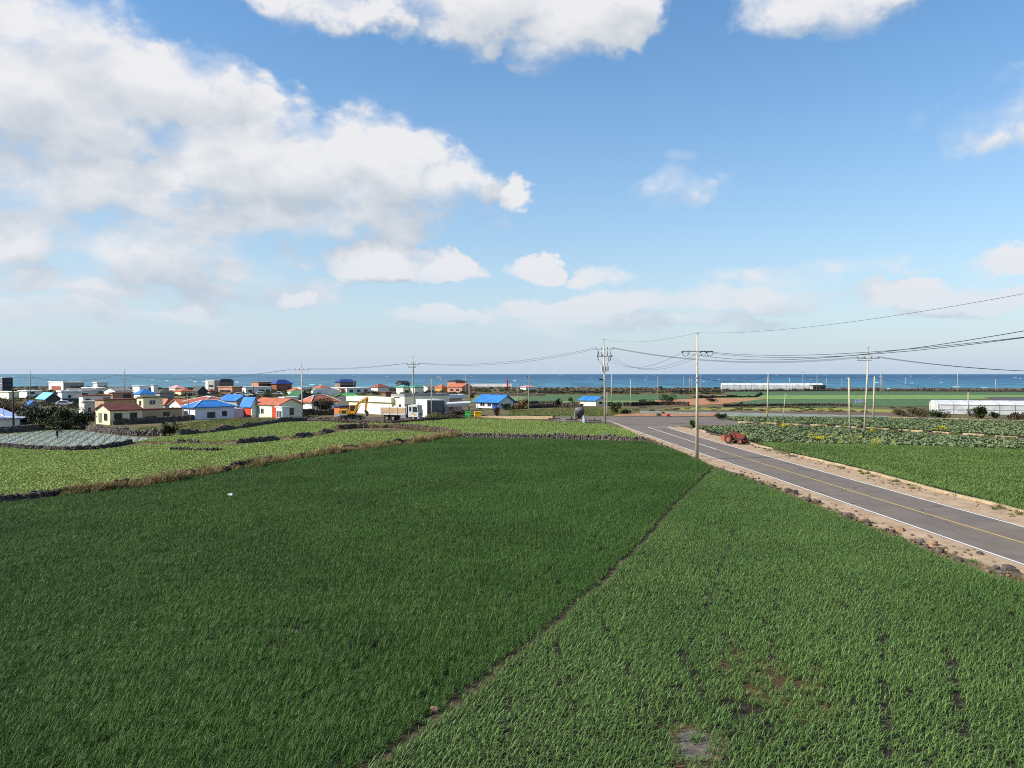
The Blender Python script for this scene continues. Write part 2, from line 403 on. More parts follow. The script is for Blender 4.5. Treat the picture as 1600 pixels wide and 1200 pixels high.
line([G(1013, 667.6), G(1043, 667.5)], .4, m_white, 'white stop line at the junction')
# repair patch and crack on the carriageway
sheet('road_patch', [(1490, 806), (1520, 804.5), (1565, 812), (1535, 812.5)], .0145, mat('pale_patch', (.13, .118, .105), .9), 'pale repair patch on the asphalt')

# ---- kerb blocks
m_conc = mat('weathered_concrete', S(172, 152, 122), .9, .2, 1.2, bump=.01)
def kerb(pts, L, gap, h, wd, label, skip=.0):
    root = empty('kerb', pts[0], label); root['kind'] = 'structure'
    tot = 0
    for a, b in zip(pts[:-1], pts[1:]):
        d = b - a; n = max(1, int(d.length / (L + gap))); d.normalize(); step = (b - a).length / n
        T0 = Matrix.Rotation(math.atan2(d.y, d.x), 4, 'Z')
        for i in range(n):
            if random.random() < skip: continue
            c = a + d * (step * (i + .5)) - root.location
            mb = MB(); l = (step - gap) / 2
            o = mb.box(-l, -wd / 2, 0, l, wd / 2, h).build('kerb_block', m_conc, root, bevel=.03)
            o.location = c + Vector((0, 0, random.uniform(-.03, .02))); o.rotation_euler = (random.uniform(-.03, .03), random.uniform(-.01, .01), math.atan2(d.y, d.x) + random.uniform(-.015, .015))
kerb([p + Vector((.15, 0, 0)) for p in (W(36.4, -5), G(1600, 803), G(1462, 768), G(1340, 735.5), G(1235, 711))], 2.0, .03, .22, .3, 'low concrete kerb along the green field beside the road')
kerb([p + Vector((.1, 0, 0)) for p in (G(1207, 703), G(1170, 694), G(1152, 688.5))], 2.0, .03, .22, .3, 'short concrete kerb just past the parked tractor')
kerb([G(1104, 675.5), G(1084, 670.5)], 1.8, .5, .22, .3, 'pale kerb stones at the corner of the cabbage plot')
kerb([G(1147, 660.5), G(1300, 666.8), G(1450, 676.2), G(1600, 686), G(1700, 693)], 2.6, 1.5, .3, .3, 'broken line of kerb blocks between the cabbage plots', .08)
kerb([G(1390, 652.4), G(1480, 655), G(1600, 658.3), G(1700, 661)], 4, .1, .2, .25, 'straight pale kerb behind the far cabbage plot')

# ================================================================ crops
def leaf_material(name, c0, c1, tr=.25, rough=.5, spec=.35, dead=.7):
    """c0..c1: the spread of leaf colours from plant to plant"""
    m = bpy.data.materials.new(name); m.use_nodes = True; t = m.node_tree; b = t.nodes['Principled BSDF']
    a = N(t, 'ShaderNodeAttribute'); a.attribute_name = 'tint'
    oi = N(t, 'ShaderNodeObjectInfo'); g = N(t, 'ShaderNodeNewGeometry')
    n = N(t, 'ShaderNodeTexNoise'); n.inputs['Scale'].default_value = .13; n.inputs['Detail'].default_value = 4
    t.links.new(g.outputs['Position'], n.inputs['Vector'])
    f = M(t, 'ADD', M(t, 'MULTIPLY', a.outputs['Fac'], .55), M(t, 'ADD', M(t, 'MULTIPLY', oi.outputs['Random'], .12), M(t, 'MULTIPLY', SS(t, n.outputs['Fac'], .3, .7), .33)))
    c = MIX(t, f, c0, c1)
    c = MIX(t, SS(t, a.outputs['Fac'], .93, .97, 0., dead), c, (.30, .25, .09))
    t.links.new(c, b.inputs['Base Color']); b.inputs['Roughness'].default_value = rough; b.inputs['Specular IOR Level'].default_value = spec
    if tr:
        tb = N(t, 'ShaderNodeBsdfTranslucent'); t.links.new(c, tb.inputs[0])
        mx = N(t, 'ShaderNodeMixShader'); mx.inputs[0].default_value = tr
        t.links.new(b.outputs[0], mx.inputs[1]); t.links.new(tb.outputs[0], mx.inputs[2])
        t.links.new(mx.outputs[0], t.nodes['Material Output'].inputs[0])
    return m
def leaf_arrays(base, az, ln, el, curve, wd, prof, wind=(0, 0), droop_noise=.2):
    """curved strap leaves; returns vertices (n, segs+1, 2, 3)"""
    n = len(az); k = len(prof) - 1
    p = base.copy(); out = np.zeros((n, k + 1, 2, 3)); e = el.copy()
    side = np.stack([-np.sin(az), np.cos(az), rng.normal(0, .25, n)], 1)
    for s in range(k + 1):
        wv = (wd * prof[s])[:, None] * side * .5
        out[:, s, 0] = p - wv; out[:, s, 1] = p + wv
        t = (s + .5) / k
        d = np.stack([np.cos(e) * np.cos(az) + wind[0] * t, np.cos(e) * np.sin(az) + wind[1] * t, np.sin(e)], 1)
        d /= np.linalg.norm(d, axis=1)[:, None]
        p = p + d * (ln / k)[:, None]; e = e - curve / k * (.5 + t)
    return out
def leaf_mesh(name, L, tint, m):
    n, k, _, _ = L.shape; v = L.reshape(-1, 3)
    b = (np.arange(n) * k * 2)[:, None] + (np.arange(k - 1) * 2)[None, :]
    f = np.stack([b, b + 1, b + 3, b + 2], -1).reshape(-1, 4)
    me = bpy.data.meshes.new(name); me.vertices.add(len(v)); me.vertices.foreach_set('co', v.astype(np.float32).ravel())
    me.loops.add(f.size); me.loops.foreach_set('vertex_index', f.astype(np.int32).ravel())
    me.polygons.add(len(f)); me.polygons.foreach_set('loop_start', np.arange(0, f.size, 4, dtype=np.int32))
    me.polygons.foreach_set('use_smooth', np.ones(len(f), bool))
    at = me.attributes.new('tint', 'FLOAT', 'POINT'); at.data.foreach_set('value', np.repeat(tint, k * 2).astype(np.float32))
    me.materials.append(m); me.update(); me.validate()
    return me
STRAP = (.7, 1, .95, .6, .08); BROAD = (.15, .75, 1, .8, .15)
def strap_patch(size, spacing, nl, ln, el, curve, wd, wind):
    g = np.arange(spacing / 2, size, spacing) - size / 2
    X, Y = np.meshgrid(g, g); X = X.ravel() + rng.normal(0, spacing * .22, X.size); Y = Y.ravel() + rng.normal(0, spacing * .22, Y.size)
    b = np.repeat(np.stack([X, Y, X * 0], 1), nl, 0); n = len(b)
    vig = np.repeat(rng.uniform(.8, 1.15, len(X)), nl); tint = np.clip(np.repeat(rng.random(len(X)), nl) * .5 + rng.random(n) * .5, 0, 1)
    az = rng.uniform(0, 2 * math.pi, n)
    L = leaf_arrays(b, az, rng.uniform(*ln, n) * vig, rng.uniform(*el, n), rng.uniform(*curve, n), rng.uniform(*wd, n), STRAP, wind)
    return L, tint
def rosette_patch(size, spacing, nl, ln, el, curve, wd, z0=.02):
    g = np.arange(spacing / 2, size, spacing) - size / 2
    X, Y = np.meshgrid(g, g); X = X.ravel() + rng.normal(0, spacing * .15, X.size); Y = Y.ravel() + rng.normal(0, spacing * .15, Y.size)
    vg = rng.uniform(.75, 1.2, len(X))
    b = np.repeat(np.stack([X, Y, X * 0 + z0], 1), nl, 0); n = len(b)
    az = np.tile(np.arange(nl) * 2.4, len(X)) + np.repeat(rng.uniform(0, 6.28, len(X)), nl)
    tint = np.clip(np.repeat(rng.random(len(X)), nl) * .4 + rng.random(n) * .6, 0, 1)
    L = leaf_arrays(b, az, rng.uniform(*ln, n) * np.repeat(vg, nl), rng.uniform(*el, n), rng.uniform(*curve, n), rng.uniform(*wd, n) * np.repeat(vg, nl), BROAD)
    return L, tint
def kit(name, maker, m, psize, csize, nv=6, nc=6):
    """a hidden shelf of plant patches (big, and small for the edges)"""
    c = bpy.data.collections.new(name)
    for i in range(nv):
        o = bpy.data.objects.new('%s_a%02d' % (name, i), leaf_mesh(name, *maker(psize), m)); c.objects.link(o)
    for i in range(nc):
        o = bpy.data.objects.new('%s_b%02d' % (name, i), leaf_mesh(name, *maker(csize), m)); c.objects.link(o)
    return dict(coll=c, ps=psize, cs=csize, nv=nv, nc=nc)
def scatter_tree(coll):
    ng = bpy.data.node_groups.new('scatter_' + coll.name, 'GeometryNodeTree')
    ng.interface.new_socket('Geometry', in_out='INPUT', socket_type='NodeSocketGeometry'); ng.interface.new_socket('Geometry', in_out='OUTPUT', socket_type='NodeSocketGeometry')
    a = ng.nodes.new('NodeGroupInput'); z = ng.nodes.new('NodeGroupOutput')
    ci = ng.nodes.new('GeometryNodeCollectionInfo'); ci.inputs[0].default_value = coll; ci.inputs['Separate Children'].default_value = True; ci.inputs['Reset Children'].default_value = True
    ip = ng.nodes.new('GeometryNodeInstanceOnPoints'); ip.inputs['Pick Instance'].default_value = True
    def attr(nm, ty):
        x = ng.nodes.new('GeometryNodeInputNamedAttribute'); x.data_type = ty; x.inputs[0].default_value = nm; return x.outputs[0]
    ng.links.new(a.outputs[0], ip.inputs['Points']); ng.links.new(ci.outputs[0], ip.inputs['Instance'])
    ng.links.new(attr('idx', 'INT'), ip.inputs['Instance Index'])
    er = ng.nodes.new('FunctionNodeEulerToRotation'); ng.links.new(attr('rot', 'FLOAT_VECTOR'), er.inputs[0]); ng.links.new(er.outputs[0], ip.inputs['Rotation'])
    ng.links.new(attr('scl', 'FLOAT_VECTOR'), ip.inputs['Scale']); ng.links.new(ip.outputs[0], z.inputs[0])
    return ng
def scatter_points(name, coll, pos, rot, scl, idx, label):
    me = bpy.data.meshes.new(name); me.vertices.add(len(pos)); me.vertices.foreach_set('co', np.asarray(pos, np.float32).ravel())
    for nm, ty, dt, fld in (('rot', 'FLOAT_VECTOR', rot, 'vector'), ('scl', 'FLOAT_VECTOR', scl, 'vector')):
        at = me.attributes.new(nm, ty, 'POINT'); at.data.foreach_set(fld, np.asarray(dt, np.float32).ravel())
    at = me.attributes.new('idx', 'INT', 'POINT'); at.data.foreach_set('value', np.asarray(idx, np.int32))
    me.update()
    o = bpy.data.objects.new(name, me); COL.objects.link(o)
    md = o.modifiers.new('scatter', 'NODES'); md.node_group = scatter_tree(coll)
    return tag(o, label, kind='stuff')
def in_view(x, y, mg=9.):
    return (y > 8) & (np.abs(x) < y * .70 + mg)
def crop(name, poly, K_, label, keep=None, spin=math.pi * 2, z=.02, grow=None):
    x0, x1 = min(p[0] for p in poly), max(p[0] for p in poly); y0, y1 = min(p[1] for p in poly), max(p[1] for p in poly)
    ps, cs = K_['ps'] * .92, K_['cs'] * .92; nsub = int(round(ps / cs))
    gx, gy = np.meshgrid(np.arange(x0 - ps, x1 + ps, ps), np.arange(y0 - ps, y1 + ps, ps)); gx = gx.ravel(); gy = gy.ravel()
    v = in_view(gx, gy); gx, gy = gx[v], gy[v]
    so = (np.arange(nsub) + .5) / nsub * ps - ps / 2; ox, oy = np.meshgrid(so, so); ox = ox.ravel(); oy = oy.ravel()
    sx_ = gx[:, None] + ox; sy_ = gy[:, None] + oy
    ins = inside(poly, sx_.ravel(), sy_.ravel()).reshape(sx_.shape)
    pr = np.ones(sx_.shape) if keep is None else keep(sx_, sy_)
    full = (ins & (pr > .98)).all(1)
    part = (~full[:, None]) & ins & (rng.random(sx_.shape) < pr)
    pos = [np.stack([gx[full], gy[full], gx[full] * 0 + z], 1), np.stack([sx_[part], sy_[part], sx_[part] * 0 + z], 1)]
    n1, n2 = len(pos[0]), len(pos[1]); n = n1 + n2; pos = np.concatenate(pos)
    pos[:, :2] += rng.normal(0, .03, (n, 2))
    rot = np.zeros((n, 3)); rot[:, 2] = rng.uniform(-spin / 2, spin / 2, n)
    if spin > 6:
        rot[:n1, 2] = rng.integers(0, 4, n1) * math.pi / 2
    s = rng.uniform(.95, 1.08, n); g = np.ones(n) if grow is None else grow(pos[:, 0], pos[:, 1])
    scl = np.stack([s, s, s * g], 1)
    idx = np.concatenate([rng.integers(0, K_['nv'], n1), K_['nv'] + rng.integers(0, K_['nc'], n2)])
    return scatter_points(name, K_['coll'], pos, rot, scl, idx, label)
def lowfreq(x, y, f=.12, seed=0.):
    return np.array([mnoise.noise(Vector((a * f, b * f, seed))) for a, b in zip(np.ravel(x), np.ravel(y))]).reshape(np.shape(x))
def dline(x, y, a, b):
    """distance to a segment"""
    ax, ay = a[0], a[1]; dx, dy = b[0] - ax, b[1] - ay; t = np.clip(((x - ax) * dx + (y - ay) * dy) / (dx * dx + dy * dy), 0, 1)
    return np.hypot(x - ax - t * dx, y - ay - t * dy)

m_lgar = leaf_material('dark_garlic_leaf', (.027, .071, .011), (.095, .178, .036), tr=.18, rough=.52, spec=.18, dead=.3)
m_rgar = leaf_material('bent_garlic_leaf', (.050, .112, .019), (.155, .252, .064), tr=.15, rough=.5, spec=.25, dead=.35)
m_pale = leaf_material('pale_crop_leaf', (.178, .262, .060), (.29, .385, .11), spec=.12, dead=0.)
m_rgrn = leaf_material('bright_crop_leaf', (.08, .145, .030), (.21, .295, .080), tr=.2, spec=.2, dead=.1)
m_cabb = leaf_material('cabbage_leaf', (.08, .115, .045), (.215, .265, .115), tr=.1, rough=.45, dead=.3)
kit_l = kit('dark_garlic', lambda s: strap_patch(s, .084, 5, (.20, .35), (.8, 1.5), (.4, 2.0), (.010, .016), (.05, -.03)), m_lgar, 1.5, .25, 8, 8)
kit_r = kit('bent_garlic', lambda s: strap_patch(s, .115, 5, (.20, .35), (.8, 1.5), (.8, 2.6), (.012, .020), (.26, -.06)), m_rgar, 1.5, .25, 8, 8)
kit_p = kit('pale_rosette', lambda s: rosette_patch(s, .3, 7, (.15, .26), (.45, 1.1), (.3, 1.2), (.07, .12)), m_pale, 2.4, .6, 6, 6)
kit_g = kit('bright_strap', lambda s: strap_patch(s, .19, 6, (.25, .42), (.7, 1.4), (.6, 1.9), (.03, .05), (.25, 0)), m_rgrn, 2.4, .4, 6, 6)
kit_c = kit('cabbage', lambda s: rosette_patch(s, .62, 9, (.26, .42), (.25, 1.2), (.1, 1.1), (.17, .27), .08), m_cabb, 2.48, .62, 6, 6)

WALL1 = [(-260, 845), (-120, 818), (0, 787), (60, 780), (110, 773), (180, 765), (250, 755), (340, 739), (420, 725), (500, 712), (580, 700), (650, 692), (715, 682)]
DITCH = [(1117, 731), (1098, 748), (1072, 772), (1045, 800), (1008, 842), (970, 882), (900, 945), (800, 1028), (690, 1114), (600, 1178), (470, 1275), (300, 1400)]
ditch_w = [p + Vector((.22 * mnoise.noise(Vector((0, p.y * .35, 2))) + .1 * mnoise.noise(Vector((0, p.y * 1.3, 9))), 0, 0)) for p in resample([G(u, v) for u, v in DITCH], .8)]
FL = [G(u, v + 3) for u, v in WALL1] + [G(u, v) for u, v in [(760, 687), (860, 688), (960, 691), (1010, 692), (1045, 702), (1085, 718), (1112, 731)]] + \
     [p + Vector((-.17 + .1 * mnoise.noise(p * 2.1), 0, 0)) for p in ditch_w] + [G(-200, 1400), G(-400, 900)]
FRT = [(1122, 735), (1160, 746), (1200, 764), (1250, 783), (1300, 804), (1360, 828), (1420, 852), (1480, 876), (1540, 900), (1600, 917), (1700, 955), (1900, 1030)]
FR = [G(u, v) for u, v in FRT] + [G(2100, 1400)] + [p + Vector((.2 + .1 * mnoise.noise(p * 1.7), 0, 0)) for p in ditch_w[::-1]]
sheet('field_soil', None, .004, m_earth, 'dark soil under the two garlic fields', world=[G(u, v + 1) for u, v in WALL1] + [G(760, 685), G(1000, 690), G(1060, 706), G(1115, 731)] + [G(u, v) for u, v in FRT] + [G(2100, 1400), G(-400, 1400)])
def keep_l(x, y):
    k = np.ones(x.shape)
    for (u, v, r) in ((445, 985, 1.0), (410, 1010, .7), (570, 985, .6), (560, 1015, .9), (660, 965, .5), (1005, 730, 1.6), (1040, 727, 1.2)):
        p = G(u, v); d = np.hypot((x - p.x) / 2.2, y - p.y); k = np.minimum(k, np.clip(.45 + .55 * d / r, 0, 1))
    for a, b in (((640, 880), (960, 745)), ((330, 870), (640, 760)), ((770, 960), (1060, 745))):       # wheel tracks
        k = np.minimum(k, np.where(dline(x, y, G(*a), G(*b)) < .16, .5, 1))
    bed = np.abs(((x * .93 - y * .37 + .15 * lowfreq(x, y, .3, 7.)) % 2.9) - 1.45); k = np.minimum(k, np.where(bed < .1, .72, 1))
    return k
PUD = G(1090, 1165); PUD2 = G(1205, 1065)
def keep_r(x, y):
    k = np.ones(x.shape)
    nz = lowfreq(x, y, .9, 4.) * .7
    d = np.hypot((x - PUD.x) / .75, (y - PUD.y) / 1.0) + nz * .6; k = np.minimum(k, np.clip((d - .35) / 1.1, 0.22, 1))
    d = np.hypot((x - PUD2.x - .1) / 1.5, (y - PUD2.y) / 2.4) + nz; k = np.minimum(k, np.clip(.36 + .7 * d, .36, 1))
    p3 = G(1150, 1110); d = np.hypot((x - p3.x) / 1.2, (y - p3.y) / 1.2) + nz; k = np.minimum(k, np.clip(.3 + .7 * d, .3, 1))
    bed = np.abs(((x + .055 * y + .12 * lowfreq(x, y, .3, 7.)) % 1.9) - .95); k = np.minimum(k, np.where(bed < .09, .68, 1))       # planting beds
    for a, b, q in (((1485, 1040), (1505, 1170), .25), ((1475, 1000), (1490, 1090), .3), ((1370, 930), (1390, 1200), .6), ((1215, 905), (1195, 1200), .6), ((1170, 770), (1010, 1200), .65)):
        k = np.minimum(k, np.where(dline(x, y, G(*a), G(*b)) < .14, q, 1))
    return k
crop('garlic_field', FL, kit_l, 'dark green field of upright garlic leaves filling the lower half', keep_l, spin=.5, grow=lambda x, y: 1 + .25 * lowfreq(x, y, .15, 1.) + .1 * np.sin((x * .93 - y * .37) * 2 * math.pi / 2.9))
crop('garlic_field', FR, kit_r, 'lighter field of wind-bent garlic leaves between ditch and road', keep_r, spin=.4, grow=lambda x, y: 1 + .25 * lowfreq(x, y, .25, 2.))
m_mud = mat('wet_mud', S(104, 84, 62), .7, .3, 3, spec=.3)
pp = []
for i in range(28):
    a = 2 * math.pi * i / 28; q = 1 + .55 * mnoise.noise(Vector((math.cos(a) * 1.9, math.sin(a) * 1.9, 5)))
    pp.append(PUD + Vector((math.cos(a) * .5 * q + .12 * math.sin(a), math.sin(a) * .75 * q, 0)))
m_wat = mat('puddle_water', (.13, .105, .08), .4, .4, 5, spec=.3)
sheet('puddle', None, .014, m_wat, 'small muddy puddle in the bent garlic field', world=pp)
sheet('wet_mud', None, .009, m_mud, 'bare wet mud round the puddle', world=[PUD + (p - PUD) * 1.6 for p in pp])
pq = [PUD2 + Vector((math.cos(i * .314) * 1.7 * (1 + .3 * math.sin(i * 1.9)), math.sin(i * .314) * 2.4 * (1 + .25 * math.sin(i * 1.3)), 0)) for i in range(20)]
sheet('wet_mud', None, .007, mat('brown_mud', S(84, 66, 42), .9, .35, 2.), 'thinly grown brown patch in the bent garlic field', world=pq)
# ditch floor
vs, fs = strip(ditch_w, -.3, .32, .0085)
tag(mesh_obj('ditch', vs, fs, mat('furrow_soil', (.03, .021, .013), .95, col2=(.10, .062, .036), scale=1.5, bump=.03, bscale=6)), 'narrow bare soil furrow between the garlic fields', kind='structure')

# pale fields behind the first stone wall
WALL2 = [(205, 696), (250, 693.5), (300, 691.5), (345, 694.5), (410, 690), (445, 686), (480, 682.5), (515, 675), (540, 671.5)]
WALL3 = [(540, 671), (600, 669), (640, 671), (690, 676), (715, 681)]
FA = [G(u, v - 2) for u, v in WALL1] + [G(u, v) for u, v in [(690, 679.5), (640, 675.5), (540, 674.5), (480, 685.5), (410, 693), (345, 697), (300, 694.5), (250, 696), (205, 699), (130, 706), (60, 704.5), (0, 700.5), (-80, 697), (-350, 690)]]
sheet('field_soil', None, .0045, m_redsoil, 'soil under the pale crop next to the dry grass wall', world=FA)
crop('pale_crop', FA, kit_p, 'pale green leafy crop between the dry grass wall and the plastic mulch', None, grow=lambda x, y: 1 + .25 * lowfreq(x, y, .1, 3.))
FB = [G(u, v) for u, v in [(206, 693), (250, 690.5), (345, 691), (410, 687), (480, 680), (520, 671), (545, 667.5), (600, 665.5), (650, 667), (700, 673), (725, 680), (860, 683.5), (985, 687), (1000, 685), (975, 671), (945, 663.5), (860, 659.5), (790, 656), (715, 654.5), (640, 660.5), (565, 662.5), (450, 660), (420, 664), (330, 675), (250, 684.5)]]
sheet('field_soil', None, .0047, m_redsoil, 'soil under the pale crop behind the broken stone row', world=FB)
crop('pale_crop', FB, kit_p, 'pale green leafy crop stretching behind the broken stone row to the road', None, grow=lambda x, y: 1 + .25 * lowfreq(x, y, .1, 6.))
# silver mulch field
FM = [G(u, v) for u, v in [(-150, 690), (0, 679.5), (60, 674), (95, 671.5), (140, 673.5), (190, 681), (240, 685), (205, 692.5), (150, 701), (100, 703), (60, 701.5), (0, 697), (-150, 694)]]
def mulch():
    m = mat('silver_mulch', S(150, 155, 160), .45, .2, .8); t = m.node_tree; b = t.nodes['Principled BSDF']
    g = N(t, 'ShaderNodeNewGeometry'); s = VM(t, 'DOT_PRODUCT', g.outputs['Position'], (.92, .39, 0))
    r = M(t, 'SINE', M(t, 'MULTIPLY', s, 2 * math.pi / 1.3))
    old = b.inputs['Base Color'].links[0].from_socket
    t.links.new(MIX(t, SS(t, r, .45, .8), old, (.11, .10, .08)), b.inputs['Base Color']); return m
m_mulch = mulch()
sheet('mulch_film', None, .03, m_mulch, 'silver plastic mulch film over the vegetable beds', world=FM)
kit_s = kit('seedling', lambda s: rosette_patch(s, .75, 6, (.12, .2), (.5, 1.1), (.3, 1.2), (.06, .1)), m_pale, 3.0, .75, 4, 4)
crop('seedlings', FM, kit_s, 'green seedlings growing through the silver plastic mulch', None, z=.04)
# right-hand fields
FG = [G(u, v) for u, v in [(1182, 693), (1250, 695), (1400, 698), (1600, 704.5), (1760, 710), (1760, 852), (1600, 799), (1462, 763.5), (1340, 731.5), (1235, 707.5)]]
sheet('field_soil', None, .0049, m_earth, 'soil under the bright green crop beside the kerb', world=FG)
crop('green_crop', FG, kit_g, 'bright green crop beside the road, up to the yellow flowers', None, spin=.5, grow=lambda x, y: 1 + .2 * lowfreq(x, y, .15, 8.))
FC = [G(u, v) for u, v in [(1094, 670), (1110, 668.2), (1160, 666.2), (1300, 670.6), (1450, 680.4), (1600, 691), (1760, 702), (1760, 711), (1600, 704), (1400, 698), (1250, 694.5), (1182, 692), (1140, 682), (1108, 675)]]
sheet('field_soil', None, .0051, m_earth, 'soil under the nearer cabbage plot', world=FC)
crop('cabbages', FC, kit_c, 'grey-green cabbage rows behind the tractor, nearer plot', lambda x, y: np.full(x.shape, .9))
FC2 = [G(u, v) for u, v in [(1122, 652.5), (1160, 653), (1300, 653.5), (1450, 656), (1600, 660), (1760, 664), (1760, 695), (1600, 684), (1450, 674.6), (1300, 665.4), (1160, 660)]]
sheet('field_soil', None, .0053, m_earth, 'soil under the farther cabbage plot', world=FC2)
crop('cabbages', FC2, kit_c, 'grey-green cabbage rows beyond the broken kerb, farther plot', lambda x, y: np.full(x.shape, .88))

# ================================================================ dry-stone walls and rocks
m_bas = mat('basalt', (.042, .036, .031), .92, col2=(.14, .115, .094), scale=2.2, bump=.02, bscale=12, rnd=.35)
m_basb = mat('brown_basalt', (.034, .026, .021), .92, col2=(.115, .085, .064), scale=1.6, bump=.02, bscale=12, rnd=.4)
m_rust = mat('rusty_boulder', (.22, .12, .07), .92, col2=(.34, .21, .13), scale=2., bump=.02, bscale=10)
def stone_mesh(i, m):
    bm = bmesh.new(); bmesh.ops.create_cube(bm, size=1.0)
    bmesh.ops.subdivide_edges(bm, edges=bm.edges[:], cuts=1, use_grid_fill=True)
    r = random.Random(i)
    for v in bm.verts:
        q = v.co.normalized() * .56; v.co = v.co.lerp(q, .62)
        v.co *= 1 + .22 * mnoise.noise(v.co * 2.3 + Vector((i * 7.1, i * 3.3, 0))); v.co += Vector((r.uniform(-.05, .05), r.uniform(-.05, .05), r.uniform(-.05, .05)))
    me = bpy.data.meshes.new('stone'); bm.to_mesh(me); bm.free(); me.materials.append(m); return me
ST = [stone_mesh(i, m_bas) for i in range(7)]; STB = [stone_mesh(i + 20, m_basb) for i in range(7)]; STR = [stone_mesh(i + 40, m_rust) for i in range(3)]
def st_arr(me):
    v = np.zeros(len(me.vertices) * 3); me.vertices.foreach_get('co', v); return v.reshape(-1, 3), [tuple(p.vertices) for p in me.polygons]
ARR = {id(x): st_arr(x) for x in ST + STB}
def stone_wall(label, uv, h, wd, s, nparts=0, meshes=ST, jag=.5, world=None, seed=1, gaps=0.):
    pts = world or [G(u, v) for u, v in uv]; root = empty('stone_wall', pts[len(pts) // 2], label, 'wall')
    r = random.Random(seed); items = []
    line_ = resample(pts, s * .82); n = len(line_)
    for i, p in enumerate(line_):
        g = mnoise.noise(Vector((p.x * .22, p.y * .22, seed)))
        if gaps and g < gaps - .5: continue
        d = line_[min(i + 1, n - 1)] - line_[max(i - 1, 0)]; d.normalize(); nr = Vector((d.y, -d.x, 0))
        hh = h * (1 + jag * g); k = 0; z = 0
        while z < hh:
            w_ = wd * (1 - .35 * z / max(h, .01)); na = max(1, int(round(w_ / s)))
            for a in range(na):
                sz = s * r.uniform(.7, 1.3)
                q = p + nr * ((a + .5) / na - .5) * w_ + d * r.uniform(-.3, .3) * s + nr * r.uniform(-.12, .12) * s
                items.append((q.x, q.y, z + sz * .33, sz * r.uniform(.9, 1.3), sz * r.uniform(.8, 1.1), sz * r.uniform(.65, .95), r.uniform(0, 6.28), r.uniform(-.4, .4)))
            z += s * .68; k += 1
    items.sort(key=lambda t: t[1]); vs = []; fs = []; nv = 0
    for j, t in enumerate(items):
        me = meshes[r.randrange(len(meshes))]
        if j < nparts:
            o = bpy.data.objects.new('stone', me); COL.objects.link(o); o.parent = root
            o.location = Vector(t[:3]) - root.location; o.scale = t[3:6]; o.rotation_euler = (t[7], 0, t[6])
        else:
            v, f = ARR[id(me)]; R_ = np.array(Matrix.Rotation(t[6], 3, 'Z') @ Matrix.Rotation(t[7], 3, 'X'))
            vs.append((v * np.array(t[3:6])) @ R_.T + np.array(t[:3]) - np.array(root.location)); fs += [tuple(a + nv for a in q) for q in f]; nv += len(v)
    if vs:
        o = mesh_obj('stonework', np.concatenate(vs), fs, meshes[0].materials[0], root); o['kind'] = 'stuff'
    return root
stone_wall('rough basalt wall overgrown with dry grass, along the dark garlic field', [(u, v - 1) for u, v in WALL1[1:]], .42, .75, .34, 150, STB, seed=2)
stone_wall('low dark stone wall closing the far edge of the dark garlic field', [(722, 683.5), (800, 685), (870, 686), (940, 688), (1003, 690.5)], .55, .5, .32, 40, ST, seed=3)
stone_wall('broken row of black stones between the two pale crops', WALL2, .36, .6, .32, 30, ST, jag=1.3, seed=4, gaps=.46)
stone_wall('short stone row half sunk in the pale crop', [(268, 704.5), (330, 705.5), (345, 705)], .22, .4, .3, 0, ST, seed=5, gaps=.35)
stone_wall('overgrown stone bank beside the pale crop, below the dump truck', [(528, 671), (560, 668.5), (610, 668), (650, 671), (690, 675.5), (716, 681)], .55, 1.0, .36, 30, STB, seed=6)
stone_wall('black stone edge below the silver mulch field', [(-120, 694), (0, 698), (60, 702.5), (100, 704), (160, 701), (205, 692.5)], .4, .6, .34, 40, ST, jag=1., seed=7)
stone_wall('tumbled dark wall behind the silver mulch field, under the yellow house', [(138, 673.5), (175, 678), (210, 680.5), (255, 681)], .8, .9, .38, 0, ST, seed=8)
stone_wall('dark wall in front of the blue lattice roof', [(-160, 682), (-60, 679), (0, 677), (40, 674.5), (66, 672)], .8, .6, .36, 0, ST, seed=9)
stone_wall('black wall along the grass strip below the blue hipped roof', [(178, 664), (215, 662), (260, 659.5), (300, 656), (345, 653.5), (392, 651.5), (430, 650.5)], .95, .5, .36, 0, ST, seed=10)
stone_wall('long black wall between the grass strip and the pale crop', [(282, 681), (330, 676.5), (380, 669.5), (420, 663), (450, 659), (478, 657), (530, 658.5)], .6, .7, .34, 0, ST, jag=.9, seed=11)
stone_wall('dark rubble wall behind the excavator', [(450, 653), (480, 649.5), (520, 648.5)], 1.5, 1., .42, 0, STB, seed=12)
stone_wall('dark rubble edge in front of the dump truck and excavator', [(530, 660), (570, 661), (610, 662.5), (650, 659), (690, 655.5), (715, 653.5)], .35, .9, .36, 0, STB, seed=13)
for lab, q, hh, sd_ in (('dark field wall under the small blue roofed shed', [(800, 633.5), (840, 632), (880, 632.5), (945, 634), (990, 634)], .9, 14), ('dark field wall across the middle fields above the spreader', [(800, 640), (835, 637.5), (870, 636.5), (910, 637)], .8, 15),
                       ('stone wall with bushes by the two dry mounds', [(985, 634.5), (1030, 633), (1062, 633), (1075, 634)], .9, 16), ('row of pale stones beyond the brown field', [(1130, 635.5), (1200, 634.5), (1280, 634), (1330, 635)], .6, 17),
                       ('stone heap line along the orange soil track', [(1085, 622), (1130, 621.5), (1180, 621), (1190, 616)], .6, 18), ('low wall edging the strip of far green fields by the shore', [(840, 614.5), (950, 613), (1050, 613), (1125, 612)], .8, 19),
                       ('dark wall between the far green fields', [(1130, 611.8), (1300, 611.3), (1450, 611.6), (1620, 612.5)], .9, 20), ('dark wall behind the blue roofed house', [(735, 616), (800, 618), (850, 619)], .8, 21)):
    stone_wall(lab, q, hh, .7, .5, 0, STB if sd_ in (16, 17, 18) else ST, seed=sd_)

